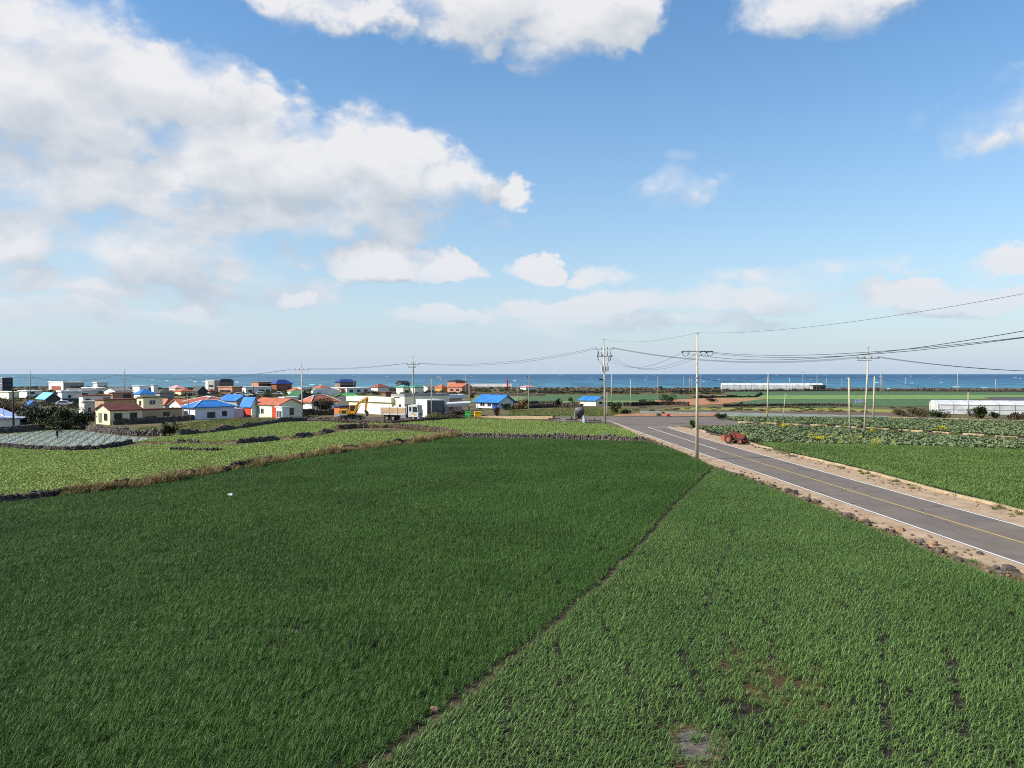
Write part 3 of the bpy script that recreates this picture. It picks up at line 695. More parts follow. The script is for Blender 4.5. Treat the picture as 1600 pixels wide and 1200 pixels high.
# loose rocks in a row along the sandy shoulder
r = random.Random(5); edge = [G(u, v) for u, v in [(1000, 684), (1060, 707.5), (1110, 731), (1200, 760.5), (1250, 778), (1300, 799), (1350, 819), (1400, 838), (1470, 866), (1540, 892), (1600, 908)]]
special = {(1458, 852): ('rusty brown boulder half way along the rock row beside the road', STR, 0.49), (1406, 829): ('reddish boulder in the rock row, upslope of the grey heap', STR, 0.46), (1437, 847): ('broad grey boulder beside the reddish ones in the rock row', ST, 0.41),
           (1531, 866): ('single dark rock lying out on the sandy shoulder', ST, 0.30), (1556, 890): ('dark round rock lying on the grey boulders at the end of the row', ST, 0.33), (1577, 892): ('big grey boulder at the lower end of the rock row', ST, 0.53), (1590, 903): ('flat brown boulder where the rock row leaves the frame', STB, 0.56)}
def rock(p, s, me, label, group=None, z=.25):
    o = bpy.data.objects.new('rock', me); COL.objects.link(o); o.location = (p.x, p.y, s * z)
    o.scale = (s * r.uniform(.9, 1.3), s * r.uniform(.8, 1.1), s * r.uniform(.6, .85)); o.rotation_euler = (r.uniform(-.3, .3), r.uniform(-.3, .3), r.uniform(0, 6.28))
    return tag(o, label, 'rock', group)
for (u, v), (lab, me, s) in special.items(): rock(G(u, v), s * .9, r.choice(me), lab, None, .15)
rk = resample(edge, .62)
for p in rk:
    if r.random() < .72:
        s = r.choice((.22, .28, .33, .4, .5)) * r.uniform(.8, 1.1); big = p.y < 60
        dk_ = r.random() < .45; stretch = 'below the tall roadside pole' if p.y < 73 else 'between junction and tall roadside pole'
        rock(p + Vector((r.uniform(-.3, .35), r.uniform(-.3, .3), 0)), s, r.choice(ST if dk_ else STB), '%s %s rock in the shoulder row %s' % ('fist-sized' if s < .3 else 'head-sized' if s < .42 else 'large', 'dark grey' if dk_ else 'brownish', stretch), 'loose rocks along the road shoulder')
for (u, v, s, lab) in ((1029, 650, .9, 'big tan boulder on the reddish bank across the junction'), (1036, 646.5, .8, 'brown boulder behind the tan one across the junction')): rock(G(u, v), s, r.choice(STB), lab)
o = rock(G(1043, 651), 1.5, STR[0], 'bright red tarpaulin heap on the bank across the junction'); o.name = 'tarpaulin_heap'; o.data = o.data.copy(); o.data.materials[0] = mat('red_tarp', S(200, 72, 62), .6); o['category'] = 'tarpaulin'; o.scale = (1.1, .8, .5)

gvl = []; gfl = []; k0 = 0
for pth, wd_, n_ in ((edge, .4, 800), ([G(u, v) for u, v in [(1110, 680), (1235, 713), (1340, 739), (1462, 772), (1600, 808)]], .7, 350), ([G(u, v) for u, v in [(990, 676), (1110, 724), (1200, 752), (1400, 828), (1600, 895)]], .5, 250)):
    pp_ = resample(pth, .3)
    for _ in range(n_):
        q = r.choice(pp_); v, f = ARR[id(r.choice(STB))]; s = r.choice((.04, .05, .06, .08, .11, .15)); R_ = np.array(Matrix.Rotation(r.uniform(0, 6.28), 3, 'Z'))
        gvl.append((v * (s * 1.2, s, s * .8)) @ R_.T + np.array((q.x + r.gauss(0, wd_), q.y + r.gauss(0, wd_), s * .25))); gfl += [tuple(a + k0 for a in p) for p in f]; k0 += len(v)
tag(mesh_obj('gravel', np.concatenate(gvl), gfl, mat('gravel_stone', S(120, 100, 80), .95, .35, 3)), 'loose gravel and pebbles strewn on the sandy shoulders', kind='stuff')

# ================================================================ grass, scrub and bushes
m_dry = leaf_material('dry_grass', (.14, .10, .04), (.46, .35, .18), tr=.15, rough=.8, spec=.1)
m_weed = leaf_material('olive_weed', (.09, .10, .025), (.26, .25, .06), tr=.2, rough=.7)
m_gweed = leaf_material('green_weed', (.05, .10, .02), (.14, .2, .05), tr=.2)
m_flow = leaf_material('yellow_blossom', (.5, .42, .02), (.75, .68, .05), tr=.2, rough=.8)
def tuft(n, ln, wd, spread, el=(.8, 1.5)):
    b = np.zeros((n, 3)); b[:, :2] = rng.normal(0, spread, (n, 2)); return leaf_arrays(b, rng.uniform(0, 6.28, n), rng.uniform(*ln, n), rng.uniform(*el, n), rng.uniform(.2, 1.6, n), rng.uniform(*wd, n), STRAP, (.3, 0)), rng.random(n)
def shelf(name, makers):
    c = bpy.data.collections.new(name)
    for i, (f, m) in enumerate(makers): c.objects.link(bpy.data.objects.new('%s_%02d' % (name, i), leaf_mesh(name, *f(), m)))
    return c
def puff(n, sz, rad, hgt):
    """a small round shrub as loose leaves"""
    q = rng.normal(0, 1, (n, 3)); q /= np.linalg.norm(q, axis=1)[:, None]; q *= rng.uniform(.5, 1, n)[:, None] ** .5
    b = np.stack([q[:, 0] * rad, q[:, 1] * rad, np.abs(q[:, 2]) * hgt], 1)
    return leaf_arrays(b, rng.uniform(0, 6.28, n), rng.uniform(sz * .7, sz * 1.4, n), rng.uniform(-.3, 1.2, n), rng.uniform(0, .8, n), rng.uniform(sz * .4, sz * .8, n), BROAD), rng.random(n)
sh_dry = shelf('dry_tuft', [(lambda: tuft(60, (.3, .7), (.012, .03), .13), m_dry)] * 5 + [(lambda: tuft(50, (.25, .5), (.02, .04), .15), m_weed)] * 3)
sh_weed = shelf('weed_tuft', [(lambda: tuft(50, (.2, .45), (.02, .05), .18), m_gweed)] * 3 + [(lambda: tuft(50, (.25, .5), (.02, .04), .15), m_weed)] * 3 + [(lambda: tuft(50, (.25, .55), (.015, .03), .14), m_dry)])
m_dark = leaf_material('dark_shrub_leaf', (.012, .022, .009), (.05, .065, .024), tr=.1)
m_mid = leaf_material('shrub_leaf', (.022, .045, .014), (.08, .11, .035), tr=.15)
m_brn = leaf_material('brown_shrub_leaf', (.055, .038, .02), (.15, .11, .055), tr=.1, rough=.8)
sh_scrub = shelf('scrub', [(lambda: puff(220, .22, .7, .7), m_dark)] * 3 + [(lambda: puff(220, .2, .7, .6), m_mid)] * 2 + [(lambda: puff(220, .2, .8, .5), m_brn)] * 3 + [(lambda: puff(220, .2, .8, .4), m_weed)] * 2)
sh_flow = shelf('blossom', [(lambda: puff(140, .07, .4, .55), m_flow)] * 3)
def along(name, coll, nitems, uv, label, dens_, wid, sc_=(.8, 1.3), world=None, flat=1., patchy=None):
    pts = resample(world or [G(u, v) for u, v in uv], .4); n = int(dens_ * len(pts) * .4)
    k = rng.integers(0, len(pts), n); P_ = np.array([[p.x, p.y, 0] for p in pts])[k] + np.stack([rng.normal(0, wid, n), rng.normal(0, wid, n), np.zeros(n)], 1)
    if patchy is not None:
        ok = lowfreq(P_[:, 0], P_[:, 1], .22, 3.) + rng.normal(0, .12, n) > patchy; P_ = P_[ok]; n = len(P_)
    s = rng.uniform(*sc_, n) * (1 + .5 * lowfreq(P_[:, 0], P_[:, 1], .3, 5.)); z = np.zeros((n, 3)); z[:, 2] = rng.uniform(0, 6.28, n)
    return scatter_points(name, coll, P_, z, np.stack([s, s, s * flat], 1), rng.integers(0, nitems, n), label)
def area(name, coll, lo, hi, polys, label, dens_, sc_=(.8, 1.3), flat=1., thr=None):
    """scatter over ground polygons, thr thins by a patchy noise"""
    P_ = []
    for uv in polys:
        w_ = [G(u, v) for u, v in uv]; x0, x1 = min(p.x for p in w_), max(p.x for p in w_); y0, y1 = min(p.y for p in w_), max(p.y for p in w_)
        n = int((x1 - x0) * (y1 - y0) * dens_); x = rng.uniform(x0, x1, n); y = rng.uniform(y0, y1, n); ok = inside(w_, x, y)
        if thr is not None: ok &= lowfreq(x, y, .06, 9.) > thr
        P_.append(np.stack([x[ok], y[ok], x[ok] * 0], 1))
    P_ = np.concatenate(P_); n = len(P_); s = rng.uniform(*sc_, n); z = np.zeros((n, 3)); z[:, 2] = rng.uniform(0, 6.28, n)
    return scatter_points(name, coll, P_, z, np.stack([s, s, s * flat], 1), rng.integers(lo, hi, n), label)
along('dry_grass', sh_dry, 8, [(105, 774), (180, 766), (250, 756), (340, 740), (420, 726), (500, 713), (580, 701), (650, 692), (715, 682)], 'tan dry grass growing over the basalt wall', 12, .42, (.8, 1.9), patchy=-.22)
along('dry_grass', sh_dry, 8, [(528, 671), (560, 668.5), (610, 668), (650, 671), (690, 675.5), (716, 681)], 'dry grass on the stone bank below the dump truck', 4, .5, (.9, 1.6))
along('dry_grass', sh_dry, 8, [(240, 694), (345, 694), (410, 690), (480, 683), (530, 672)], 'thin dry grass along the broken stone row', 1.6, .3, (.5, .9))
along('weeds', sh_weed, 7, [(1000, 684), (1060, 707), (1110, 730), (1200, 761), (1300, 800), (1400, 840), (1600, 909)], 'small weeds between the roadside rocks', 2.2, .28, (.3, .8), patchy=-.1)
along('dry_grass', sh_dry, 8, [(1000, 684.5), (1060, 708), (1110, 731), (1200, 762), (1300, 801), (1400, 841), (1600, 910)], 'short dry grass on the edge of the sandy shoulder', 2.4, .22, (.25, .6), patchy=-.1)
along('weeds', sh_weed, 7, [(1100, 676), (1170, 695), (1235, 712), (1340, 737), (1462, 770), (1600, 805)], 'weeds in the sand along the road kerb', 2.2, .35, (.25, .8), patchy=0.)
along('weeds', sh_weed, 7, None, 'sparse weeds in the furrow between the garlic fields', .5, .12, (.3, .5), world=ditch_w[:-2])
along('weeds', sh_weed, 7, [(1155, 662), (1300, 668), (1450, 677), (1600, 687)], 'weeds along the broken kerb between the cabbage plots', 2.5, .5, (.8, 1.3))

def fields(rows):
    for k, (nm, uv, c, c2, lab, zz) in enumerate(rows):
        m = mat('far_field_%d' % k, c, .95, col2=c2, scale=.35, bump=.25, bscale=2.2); sheet(nm, uv, zz, m, lab)
gr, gr2, gd, gd2 = (.075, .15, .04), (.15, .24, .075), (.04, .095, .035), (.085, .155, .06)
fields([
 ('far_field', [(1140, 612), (1300, 611.5), (1620, 612.5), (1620, 617), (1300, 617.5), (1140, 618)], gd, gd2, 'dark green field strip beside the shore wall', .05),
 ('far_field', [(1120, 618), (1300, 617.5), (1620, 617), (1620, 620), (1530, 623.5), (1300, 624), (1115, 623.5)], (.11, .2, .05), (.19, .29, .08), 'light green field strip behind the dark green one', .055),
 ('far_field', [(1115, 624), (1300, 624.2), (1530, 624), (1480, 635), (1300, 635.5), (1140, 634.5), (1150, 628)], gd, gd2, 'broad dark green field in front of the far greenhouse', .06),
 ('far_field', [(935, 617), (1060, 617), (1080, 622), (1000, 626), (935, 627)], gd, gd2, 'dark green field left of the stone beacon', .05),
 ('far_field', [(815, 617.5), (935, 617), (940, 626), (830, 627)], gd, gd2, 'dark green field above the small blue shed', .052),
 ('far_field', [(800, 627.5), (945, 626.5), (1050, 626), (1000, 632), (945, 633), (800, 631.5)], (.14, .22, .07), (.22, .3, .11), 'pale green field around the small blue shed', .054),
 ('far_field', [(800, 641.5), (835, 639), (910, 638), (990, 639), (985, 646), (945, 650), (862, 650), (790, 650)], gr, gr2, 'bright green plot behind the spreader', .05),
 ('far_field', [(1000, 642.5), (1100, 644), (1250, 646), (1390, 650), (1390, 652), (1130, 651), (1000, 645.5)], (.13, .16, .12), (.26, .3, .24), 'silvery vegetable strip across the junction', .056),
 ('far_field', [(1060, 640.5), (1150, 641), (1300, 642.5), (1400, 645), (1430, 651), (1200, 646), (1060, 643)], (.10, .065, .045), (.16, .105, .07), 'ploughed brown strip behind the cabbages', .058),
 ('far_field', [(1050, 637), (1300, 638), (1420, 641), (1400, 645), (1300, 642.5), (1060, 640.5)], (.17, .18, .03), (.3, .29, .06), 'strip of yellow-green weeds behind the cabbages', .06),
 ('far_field', [(960, 646), (1120, 646.5), (1140, 650.5), (960, 650.5)], S(150, 104, 74), S(186, 140, 102), 'reddish soil bank across the junction', .07),
 ('far_field', [(760, 650), (862, 650.5), (866, 655.5), (800, 655), (740, 652)], S(170, 140, 96), S(200, 172, 126), 'sandy yard behind the pale crop', .062),
 ('far_field', [(1020, 626), (1120, 622), (1200, 623), (1120, 632), (1050, 634)], S(160, 110, 74), S(190, 140, 100), 'orange bare soil by the stone heap line', .064),
 ('far_field', [(205, 672), (300, 660), (345, 656.5), (430, 652.5), (500, 650.5), (450, 657), (420, 660.5), (380, 667), (330, 673.5), (280, 678)], (.06, .12, .03), (.14, .22, .07), 'grass strip between two black walls', .05),
 ('far_field', [(745, 618), (815, 619), (870, 628), (800, 634), (735, 628)], (.10, .17, .06), (.17, .24, .09), 'green meadow behind the blue roofed house', .05),
 ('far_field', [(560, 618), (700, 618), (735, 626), (560, 624)], (.12, .16, .05), (.2, .22, .09), 'olive meadow behind the cream warehouse', .05),
 ('far_field', [(240, 620), (340, 620), (480, 622), (480, 628), (240, 628)], (.10, .13, .04), (.17, .18, .08), 'olive meadow in the village', .05),
 ('far_field', [(450, 652), (530, 653), (620, 652), (680, 654), (620, 661), (540, 659.5), (470, 657)], (.045, .035, .03), (.12, .085, .065), 'dark churned earth under the excavator and truck', .066),
 ('far_field', [(1535, 620.5), (1620, 620.5), (1620, 626), (1560, 625)], (.05, .05, .06), (.12, .12, .14), 'black plastic sheeting over a far plot', .07),
 ('far_field', [(30, 603.5), (75, 603.5), (80, 607), (30, 607)], (.03, .06, .035), (.06, .10, .05), 'dark green plot by the sea behind the village', .05)])
area('scrub', sh_scrub, 0, 10, [[(-60, 608), (240, 607.5), (480, 607.5), (700, 608), (800, 610), (960, 609), (1130, 608.5), (1130, 616), (800, 616), (480, 619), (200, 640), (-60, 650)]], 'low scrub between the village houses and the shore', .05, (.8, 2.0), .8, thr=-.15)
area('scrub', sh_scrub, 3, 10, [[(940, 609), (1130, 609), (1120, 613), (940, 613.5)], [(1050, 634.5), (1400, 636), (1480, 640), (1440, 652), (1390, 648), (1050, 640)], [(990, 635), (1060, 634), (1060, 645), (990, 642)], [(735, 634), (830, 641), (800, 650), (745, 648)]], 'patchy brown and yellow scrub between the plots', .10, (.5, 1.2), .6, thr=-.1)
area('weeds', sh_weed, 0, 7, [[(205, 672), (345, 656.5), (500, 650.5), (450, 657), (380, 667), (280, 678)], [(800, 641.5), (910, 638), (990, 639), (985, 646), (945, 650), (790, 650)]], 'grass blades on the strip and plot near the village', 2.2, (.7, 1.2))
area('blossom', sh_flow, 0, 3, [[(1262, 682), (1300, 683), (1420, 692), (1600, 700), (1600, 705), (1300, 695), (1280, 690)]], 'yellow blossom scattered along the edge of the nearer cabbage plot', .4, (.7, 1.2), thr=.0)
area('blossom', sh_flow, 0, 3, [[(1140, 655), (1600, 662), (1600, 683), (1140, 660)]], 'yellow blossom scattered through the farther cabbage plot', .045, (.6, 1.1), thr=.05)
rb = random.Random(8)
shv = []; shf = []; k0 = 0
for x in np.arange(-420, 620, 1.1):
    for _ in range(2):
        me = STB[rb.randrange(7)]; v, f = ARR[id(me)]; s = rb.uniform(.6, 2.4); a = rb.uniform(0, 6.28); R_ = np.array(Matrix.Rotation(a, 3, 'Z'))
        shv.append((v * (s * 1.5, s, s * .8)) @ R_.T + np.array((x + rb.uniform(-1, 1), coast(x) + rb.uniform(-6, 6), rb.uniform(-.2, .3)))); shf += [tuple(q + k0 for q in p) for p in f]; k0 += len(v)
tag(mesh_obj('shore_rocks', np.concatenate(shv), shf, m_rockshore), 'black lava rocks lining the shore', kind='stuff')

m_bark = mat('bark', (.06, .045, .035), .95, .3, 4)
def bush(name, label, u, vb, wpx, hpx, m, dep=None, n=None, cat='bush', lsz=.22, trunk=True, group=None):
    p = G(u, vb); k = p.y / F; w_, h_ = wpx * k / 2, hpx * k; dep = dep or w_ * .8
    root = empty(name, p, label, cat, group); n = n or int(min(2600, 500 + 260 * w_ * h_))
    lob = [(rng.uniform(-.75, .75) * w_, rng.uniform(-.5, .5) * dep, h_ * rng.uniform(.25, .8), rng.uniform(.2, .5)) for _ in range(9)] + [(0, 0, h_ * .42, .5)]
    if trunk:
        mb = MB(); top = Vector((0, 0, h_ * .45)); mb.tube((0, 0, -.05), top, max(.05, h_ * .035), h_ * .02, 6)
        for l in lob[:4]: mb.tube(top * .6, (l[0] * .8, l[1] * .8, l[2]), h_ * .018, h_ * .008, 5)
        mb.build('trunk', m_bark, root)
    b = []
    for l in lob:
        c = n // len(lob); q = rng.normal(0, 1, (c, 3)); q /= np.linalg.norm(q, axis=1)[:, None]; q *= rng.uniform(.35, 1.08, c)[:, None] ** .6
        b.append(np.stack([l[0] + q[:, 0] * w_ * l[3], l[1] + q[:, 1] * dep * l[3], np.maximum(l[2] + q[:, 2] * h_ * .42 * l[3] / .5, .05)], 1))
    b = np.concatenate(b); n = len(b)
    L = leaf_arrays(b, rng.uniform(0, 6.28, n), rng.uniform(lsz * .7, lsz * 1.5, n), rng.uniform(-.4, 1.2, n), rng.uniform(0, .9, n), rng.uniform(lsz * .4, lsz * .8, n), BROAD, (.25, 0))
    o = bpy.data.objects.new('crown', leaf_mesh('crown', L, rng.random(n), m)); COL.objects.link(o); o.parent = root
    return root
along('weeds', sh_weed, 7, [(180, 767), (340, 741), (500, 714), (650, 693)], 'olive weeds on the lit side of the grassy basalt wall', 2.5, .5, (.7, 1.2), patchy=0.)
bush('evergreen_shrub', 'dark hedge running between the evergreen shrubs', 88, 671, 90, 16, m_dark, lsz=.3)
bush('evergreen_shrub', 'broad dark evergreen shrub beside the blue lattice roof', 62, 670, 66, 36, m_dark, lsz=.35)
bush('evergreen_shrub', 'brownish shrub mass between the evergreen and the yellow house', 105, 670, 56, 32, m_mid, lsz=.32)
bush('evergreen_shrub', 'dark shrub touching the yellow gable wall', 136, 669, 34, 24, m_dark, lsz=.3)
bush('thicket', 'brown leafless thicket behind the blue lattice roof', 15, 650, 60, 26, m_brn, lsz=.3)
bush('round_bush', 'single dark round bush by the grass strip wall', 265, 680.5, 24, 20, m_dark, lsz=.28)
bush('round_bush', 'low green bush on the wall below the yellow house', 190, 677, 26, 10, m_mid, lsz=.25)
bush('small_tree', 'dark tree in front of the blue hipped roof house', 327, 653, 15, 19, m_dark, cat='tree', lsz=.25)
bush('broad_tree', 'dark broad tree in front of the orange hipped roof', 505, 648, 40, 24, m_dark, cat='tree', lsz=.3)
bush('flowering_shrub', 'yellow-green shrub between the dump truck and the grey container', 678, 655.5, 36, 10, m_weed, lsz=.2)
bush('dry_brush', 'brown brushwood heap under the tin lean-to roof', 712, 653.5, 34, 14, m_brn, lsz=.25, trunk=False)
bush('garden_bush', 'dark bush against the grey gable of the blue roofed house', 789, 640, 16, 10, m_dark)
bush('dry_reeds', 'tan dry reed clump beside the blue roofed house', 815, 640, 26, 16, m_dry, cat='reeds', lsz=.4)
bush('garden_bush', 'dark bush at the foot of the tan reeds', 803, 639, 14, 8, m_dark)
bush('field_bush', 'dark green bush standing on the middle field wall', 872, 637.5, 12, 15, m_dark)
bush('field_bush', 'small bush in the field above the small blue shed', 892, 628, 10, 8, m_mid)
bush('leafy_bush', 'green bush with pale shoots right of the transformer pole', 962, 647, 18, 20, m_mid)
bush('field_bush', 'dark low bush beside the green one by the junction', 978, 647, 16, 7, m_dark)
bush('mound_bush', 'dark bushes on the wall of the dry mounds', 1010, 633.5, 26, 9, m_dark, group=None)
bush('mound_bush', 'larger green and dark bush on the mound wall', 1043, 632, 32, 16, m_mid)
bush('field_bush', 'pair of dark bushes on the orange soil', 1113, 629, 18, 7, m_dark)
bush('field_bush', 'tiny dark bush at the edge of the broad green field', 1158, 633.5, 8, 5, m_dark)
bush('field_bush', 'bright bush at the stone heap line', 1065, 617, 10, 9, m_mid)
bush('corner_bush', 'rounded green bush at the corner of the farther cabbage plot', 1127, 656.5, 20, 11, m_mid)
bush('corner_bush', 'spiky green shrub at the corner of the nearer cabbage plot', 1083, 670, 10, 13, m_gweed)
bush('flower_clump', 'yellow flower clump on the broken kerb near the hazard-banded pole', 1225, 669.5, 14, 9, m_flow, lsz=.12)
bush('flower_clump', 'yellow flower clump beside the signpost pole', 1361, 677, 14, 6, m_flow, lsz=.12)
bush('flower_clump', 'yellow flowers in the middle of the nearer cabbage plot', 1282, 689, 26, 8, m_flow, lsz=.12)
bush('flower_clump', 'yellow flower clump in the farther plot below the white greenhouse', 1470, 674, 20, 9, m_flow, lsz=.12)
bush('flower_clump', 'small yellow flower clump behind the red tractor', 1163, 684, 9, 6, m_flow, lsz=.12)
bush('tall_weeds', 'brown weed thicket left of the white greenhouse', 1425, 652, 62, 14, m_brn, lsz=.25)
bush('leafy_shrub', 'dark shrub before the end of the white greenhouse', 1465, 653.5, 40, 13, m_mid, lsz=.25)
bush('loquat_tree', 'broad-leaved small tree in front of the white greenhouse', 1529, 655, 26, 18, m_mid, cat='tree', lsz=.35)
bush('leafy_shrub', 'small dark shrub right of the broad-leaved tree', 1555, 655, 18, 10, m_mid, lsz=.25)
bush('leafy_shrub', 'brown and green shrub at the right end of the white greenhouse', 1590, 656, 28, 12, m_brn, lsz=.25)
bush('palm_stump', 'shaggy palm stump in the sandy yard', 776, 650.5, 8, 15, m_brn, cat='palm', lsz=.3)
bush('garden_bush', 'dark bush behind the white car in the village', 420, 622, 40, 9, m_dark)
bush('garden_bush', 'dark hedge clump before the grey barrel roof', 478, 622, 24, 9, m_dark)
bush('garden_bush', 'dark hedge below the school', 350, 617, 40, 6, m_dark)
bush('garden_bush', 'dark hedge before the orange roofed yellow house', 292, 620, 30, 7, m_dark)
bush('garden_bush', 'dark green growth on the flat roof line behind the tan upper storey', 235, 628, 40, 9, m_dark)
bush('round_crown_tree', 'bare brown round tree beside the white castle-like house', 165, 612, 24, 10, m_brn, cat='tree')
bush('garden_bush', 'dark bush in the meadow behind the pink building', 737, 622, 8, 6, m_dark)

# ================================================================ utility poles and wires
m_pole = mat('pole_concrete', S(196, 184, 160), .85, .12, .8)
m_steel = mat('galvanised_steel', (.30, .31, .32), .5, .1, metal=.4)
m_blk = mat('black_rubber', (.02, .02, .022), .6, .1)
m_trans = mat('transformer_grey', S(190, 192, 186), .5, .08)
m_haz = mat('hazard_yellow', (.6, .42, .03), .6, .05)
m_pole2 = mat('grey_pole', S(150, 146, 136), .85, .12, .8)
m_wood = mat('dark_timber', (.05, .04, .033), .9, .2)
POLES = {}
def pole(key, label, u, vb, vt, vs=None, r0=.17, r1=.1, ut=None, arms=(), ground=False, m=None, ang=0., extra=None, group='utility poles'):
    p = G(u, vb); Y = p.y; k = Y / F; ut = u if ut is None else ut
    root = empty('utility_pole', p, label, 'pole', group)
    top = Vector(((ut - u) * k, 0, zat(vs or vt, Y))); hh = top.z
    mb = MB(); mb.tube((0, 0, -.2), top, r0, r1, 10); mb.build('shaft', m or m_pole, root, smooth=True)
    at = lambda v: Vector((top.x * zat(v, Y) / hh, 0, zat(v, Y)))
    info = dict(p=p, top=p + top, arms=[])
    if vs:
        z = zat(vt, Y); MB().tube(top - Vector((0, 0, .4)), (top.x, 0, z), .05, .03, 6).build('spike', m_steel, root)
        MB().box(top.x - .25, -.04, z - .06, top.x + .25, .04, z).build('spike_bracket', m_steel, root); info['tip'] = p + Vector((top.x, 0, z))
    for (v, hw, n, off) in arms:
        c = at(v); D_ = Vector((math.cos(ang), math.sin(ang), 0)); c = c + D_ * off
        T_ = Matrix.Translation(c) @ Matrix.Rotation(ang, 4, 'Z')
        arm = MB().box(-hw, -.06, -.05, hw, .06, .05, T_).build('crossarm', m_steel, root)
        pts = []
        for i in range(n):
            s = -hw + .1 + (2 * hw - .2) * i / max(1, n - 1)
            if abs(s + off) < .15 and n > 2: s += .3
            ib = MB(); b = T_ @ Vector((s, 0, .05))
            ib.lathe([(.03, 0), (.09, .04), (.05, .08), (.09, .12), (.05, .16), (.08, .2), (.02, .24)], b, 8); ib.build('insulator', m_blk, arm); pts.append(p + b + Vector((0, 0, .22)))
        info['arms'].append(pts)
    if extra: extra(root, at, k)
    POLES[key] = info
    return root
def transformer_extra(root, at, k):
    c = at(576)
    for dx in (-.42, .05, .5):
        t = MB().lathe([(.05, -.5), (.2, -.5), (.22, -.42), (.22, .42), (.18, .5), (.05, .5)], c + Vector((dx, -.28, 0)), 12).build('transformer', m_trans, root)
        MB().tube(c + Vector((dx, -.28, .5)), c + Vector((dx, -.28, .85)), .05, .03, 6).build('bushing', m_blk, t)
    for dx, v in ((-1.0, 551), (-.5, 552), (.55, 551), (1.05, 553), (-1.1, 559), (1.15, 559), (.8, 560)):
        q = at(v); MB().tube(q + Vector((dx, -.1, -.45)), q + Vector((dx, -.1, .25)), .07, .05, 6).build('fuse_cutout', m_blk, root)
    for sx_ in (-1, 1):
        a = at(545); b = at(573)
        MB().path([a + Vector((sx_ * 1.0, -.1, 0)), a.lerp(b, .35) + Vector((sx_ * 1.25, -.15, 0)), a.lerp(b, .7) + Vector((sx_ * .9, -.2, 0)), b + Vector((sx_ * .45, -.25, .5))], .025, 4).build('jumper_cable', m_blk, root)
    q = at(593); MB().box(q.x - .95, -.16, q.z - .14, q.x - .3, .1, q.z + .14).build('cable_closure', m_blk, root)
    MB().path([at(598) + Vector((-.2, -.15, 0)), at(602) + Vector((-.5, -.15, 0)), at(606) + Vector((-.6, -.15, 0))], .05, 5).build('cable_tail', m_blk, root)
def strain_extra(root, at, k):
    c = at(549)
    for x0, x1 in ((-1.62, -.85), (.3, .95), (.95, 1.65)):
        for s, xx in ((-1, x0), (1, x1)):
            MB().tube(c + Vector((xx - s * .28, -.05, .02)), c + Vector((xx + s * .0, -.05, -.1)), .06, .045, 7).build('strain_insulator', m_blk, root)
        MB().path([c + Vector((x0, -.05, -.1)), c + Vector((x0 + .12, -.1, -.42)), c + Vector(((x0 + x1) / 2, -.1, -.52)), c + Vector((x1 - .12, -.1, -.42)), c + Vector((x1, -.05, -.1))], .03, 5).build('jumper_cable', m_blk, root)
    for v in (590, 597): MB().tube(at(v) + Vector((0, 0, -.06)), at(v) + Vector((0, 0, .06)), .21, .21, 10).build('steel_band', m_steel, root)
def hazard_extra(root, at, k):
    for i, v in enumerate((646, 644.6, 643.2, 641.8)):
        a, b = at(v), at(v - 1.4); MB().tube(a, b, .205, .20, 10).build('hazard_band', m_haz if i % 2 == 0 else m_blk, root)
def sign_extra(root, at, k):
    c = at(626.8); w_ = 13 * k; h_ = 2.2 * k
    arm = MB().box(c.x - 1.2, -.05, c.z + .22, c.x, .03, c.z + .3).build('sign_bracket', m_steel, root)
    x1 = c.x - .45; prof = [(x1 - w_, -h_), (x1 - .3, -h_), (x1, 0), (x1 - .3, h_), (x1 - w_, h_)]
    bd = MB().extrude([(x, c.z + z) for x, z in prof], 'y', -.16, -.12).build('sign_board', mat('sign_white', (.75, .77, .78), .4, .03), root)
    MB().extrude([(x1 - (x1 - x) * .93 - .05, c.z + z * .72) for x, z in prof], 'y', -.175, -.165).build('sign_face', mat('sign_blue', (.05, .10, .45), .4, .05), bd)
    for i in range(5): MB().box(x1 - w_ * .85 + i * .2, -.19, c.z - .07, x1 - w_ * .85 + i * .2 + .13, -.18, c.z + .07).build('sign_lettering', mat('sign_white', None), bd)
def lamp_extra(root, at, k):
    c = at(589); MB().tube(c, c + Vector((1.1, 0, .05)), .04, .04, 6).build('lamp_arm', m_steel, root); MB().box(c.x + 1, -.12, c.z - .02, c.x + 1.6, .12, c.z + .1).build('lamp_head', m_trans, root)
def streetlamp_extra(v, sgn=1):
    def f(root, at, k):
        c = at(v); MB().tube(c, c + Vector((sgn * 1.6, 0, .3)), .05, .04, 6).build('lamp_arm', m_steel, root); MB().box(c.x + sgn * 1.4 - .2, -.15, c.z + .22, c.x + sgn * 1.4 + .6, .15, c.z + .4).build('lamp_head', m_trans, root)
    return f
pole('P1', 'tall concrete utility pole at the roadside, nearest of all', 1089, 718, 520, 523, .2, .075, arms=[(549, 1.7, 0, 0)], extra=strain_extra, ang=.05)
pole('P2', 'concrete pole carrying three grey transformers at the road junction', 945.5, 664, 530, 541, .21, .12, 943.5, arms=[(545.5, 1.6, 4, .1), (557, 1.35, 4, .1)], extra=transformer_extra)
pole('P3', 'grey utility pole rising behind the dump truck', 647, 657, 557, 565, .19, .11, 645.5, arms=[(569.5, 1.25, 4, 0), (574, .7, 2, -.2)], m=m_pole2)
pole('P4', 'utility pole with one crossarm behind the rubble wall', 472.5, 652, 567, 575, .19, .1, 471.5, arms=[(578, 1.45, 4, 0)])
pole('P7', 'pole carrying a small blue arrow sign above the broken kerb', 1350.5, 676, 543, 556, .17, .1, 1356, arms=[(560, 1.7, 4, 0), (563, 1.1, 0, -.6)], extra=sign_extra)
pole('P8', 'bare pole left of the signpost pole, above the broken kerb', 1328, 675.5, 590, None, .15, .11, 1326)
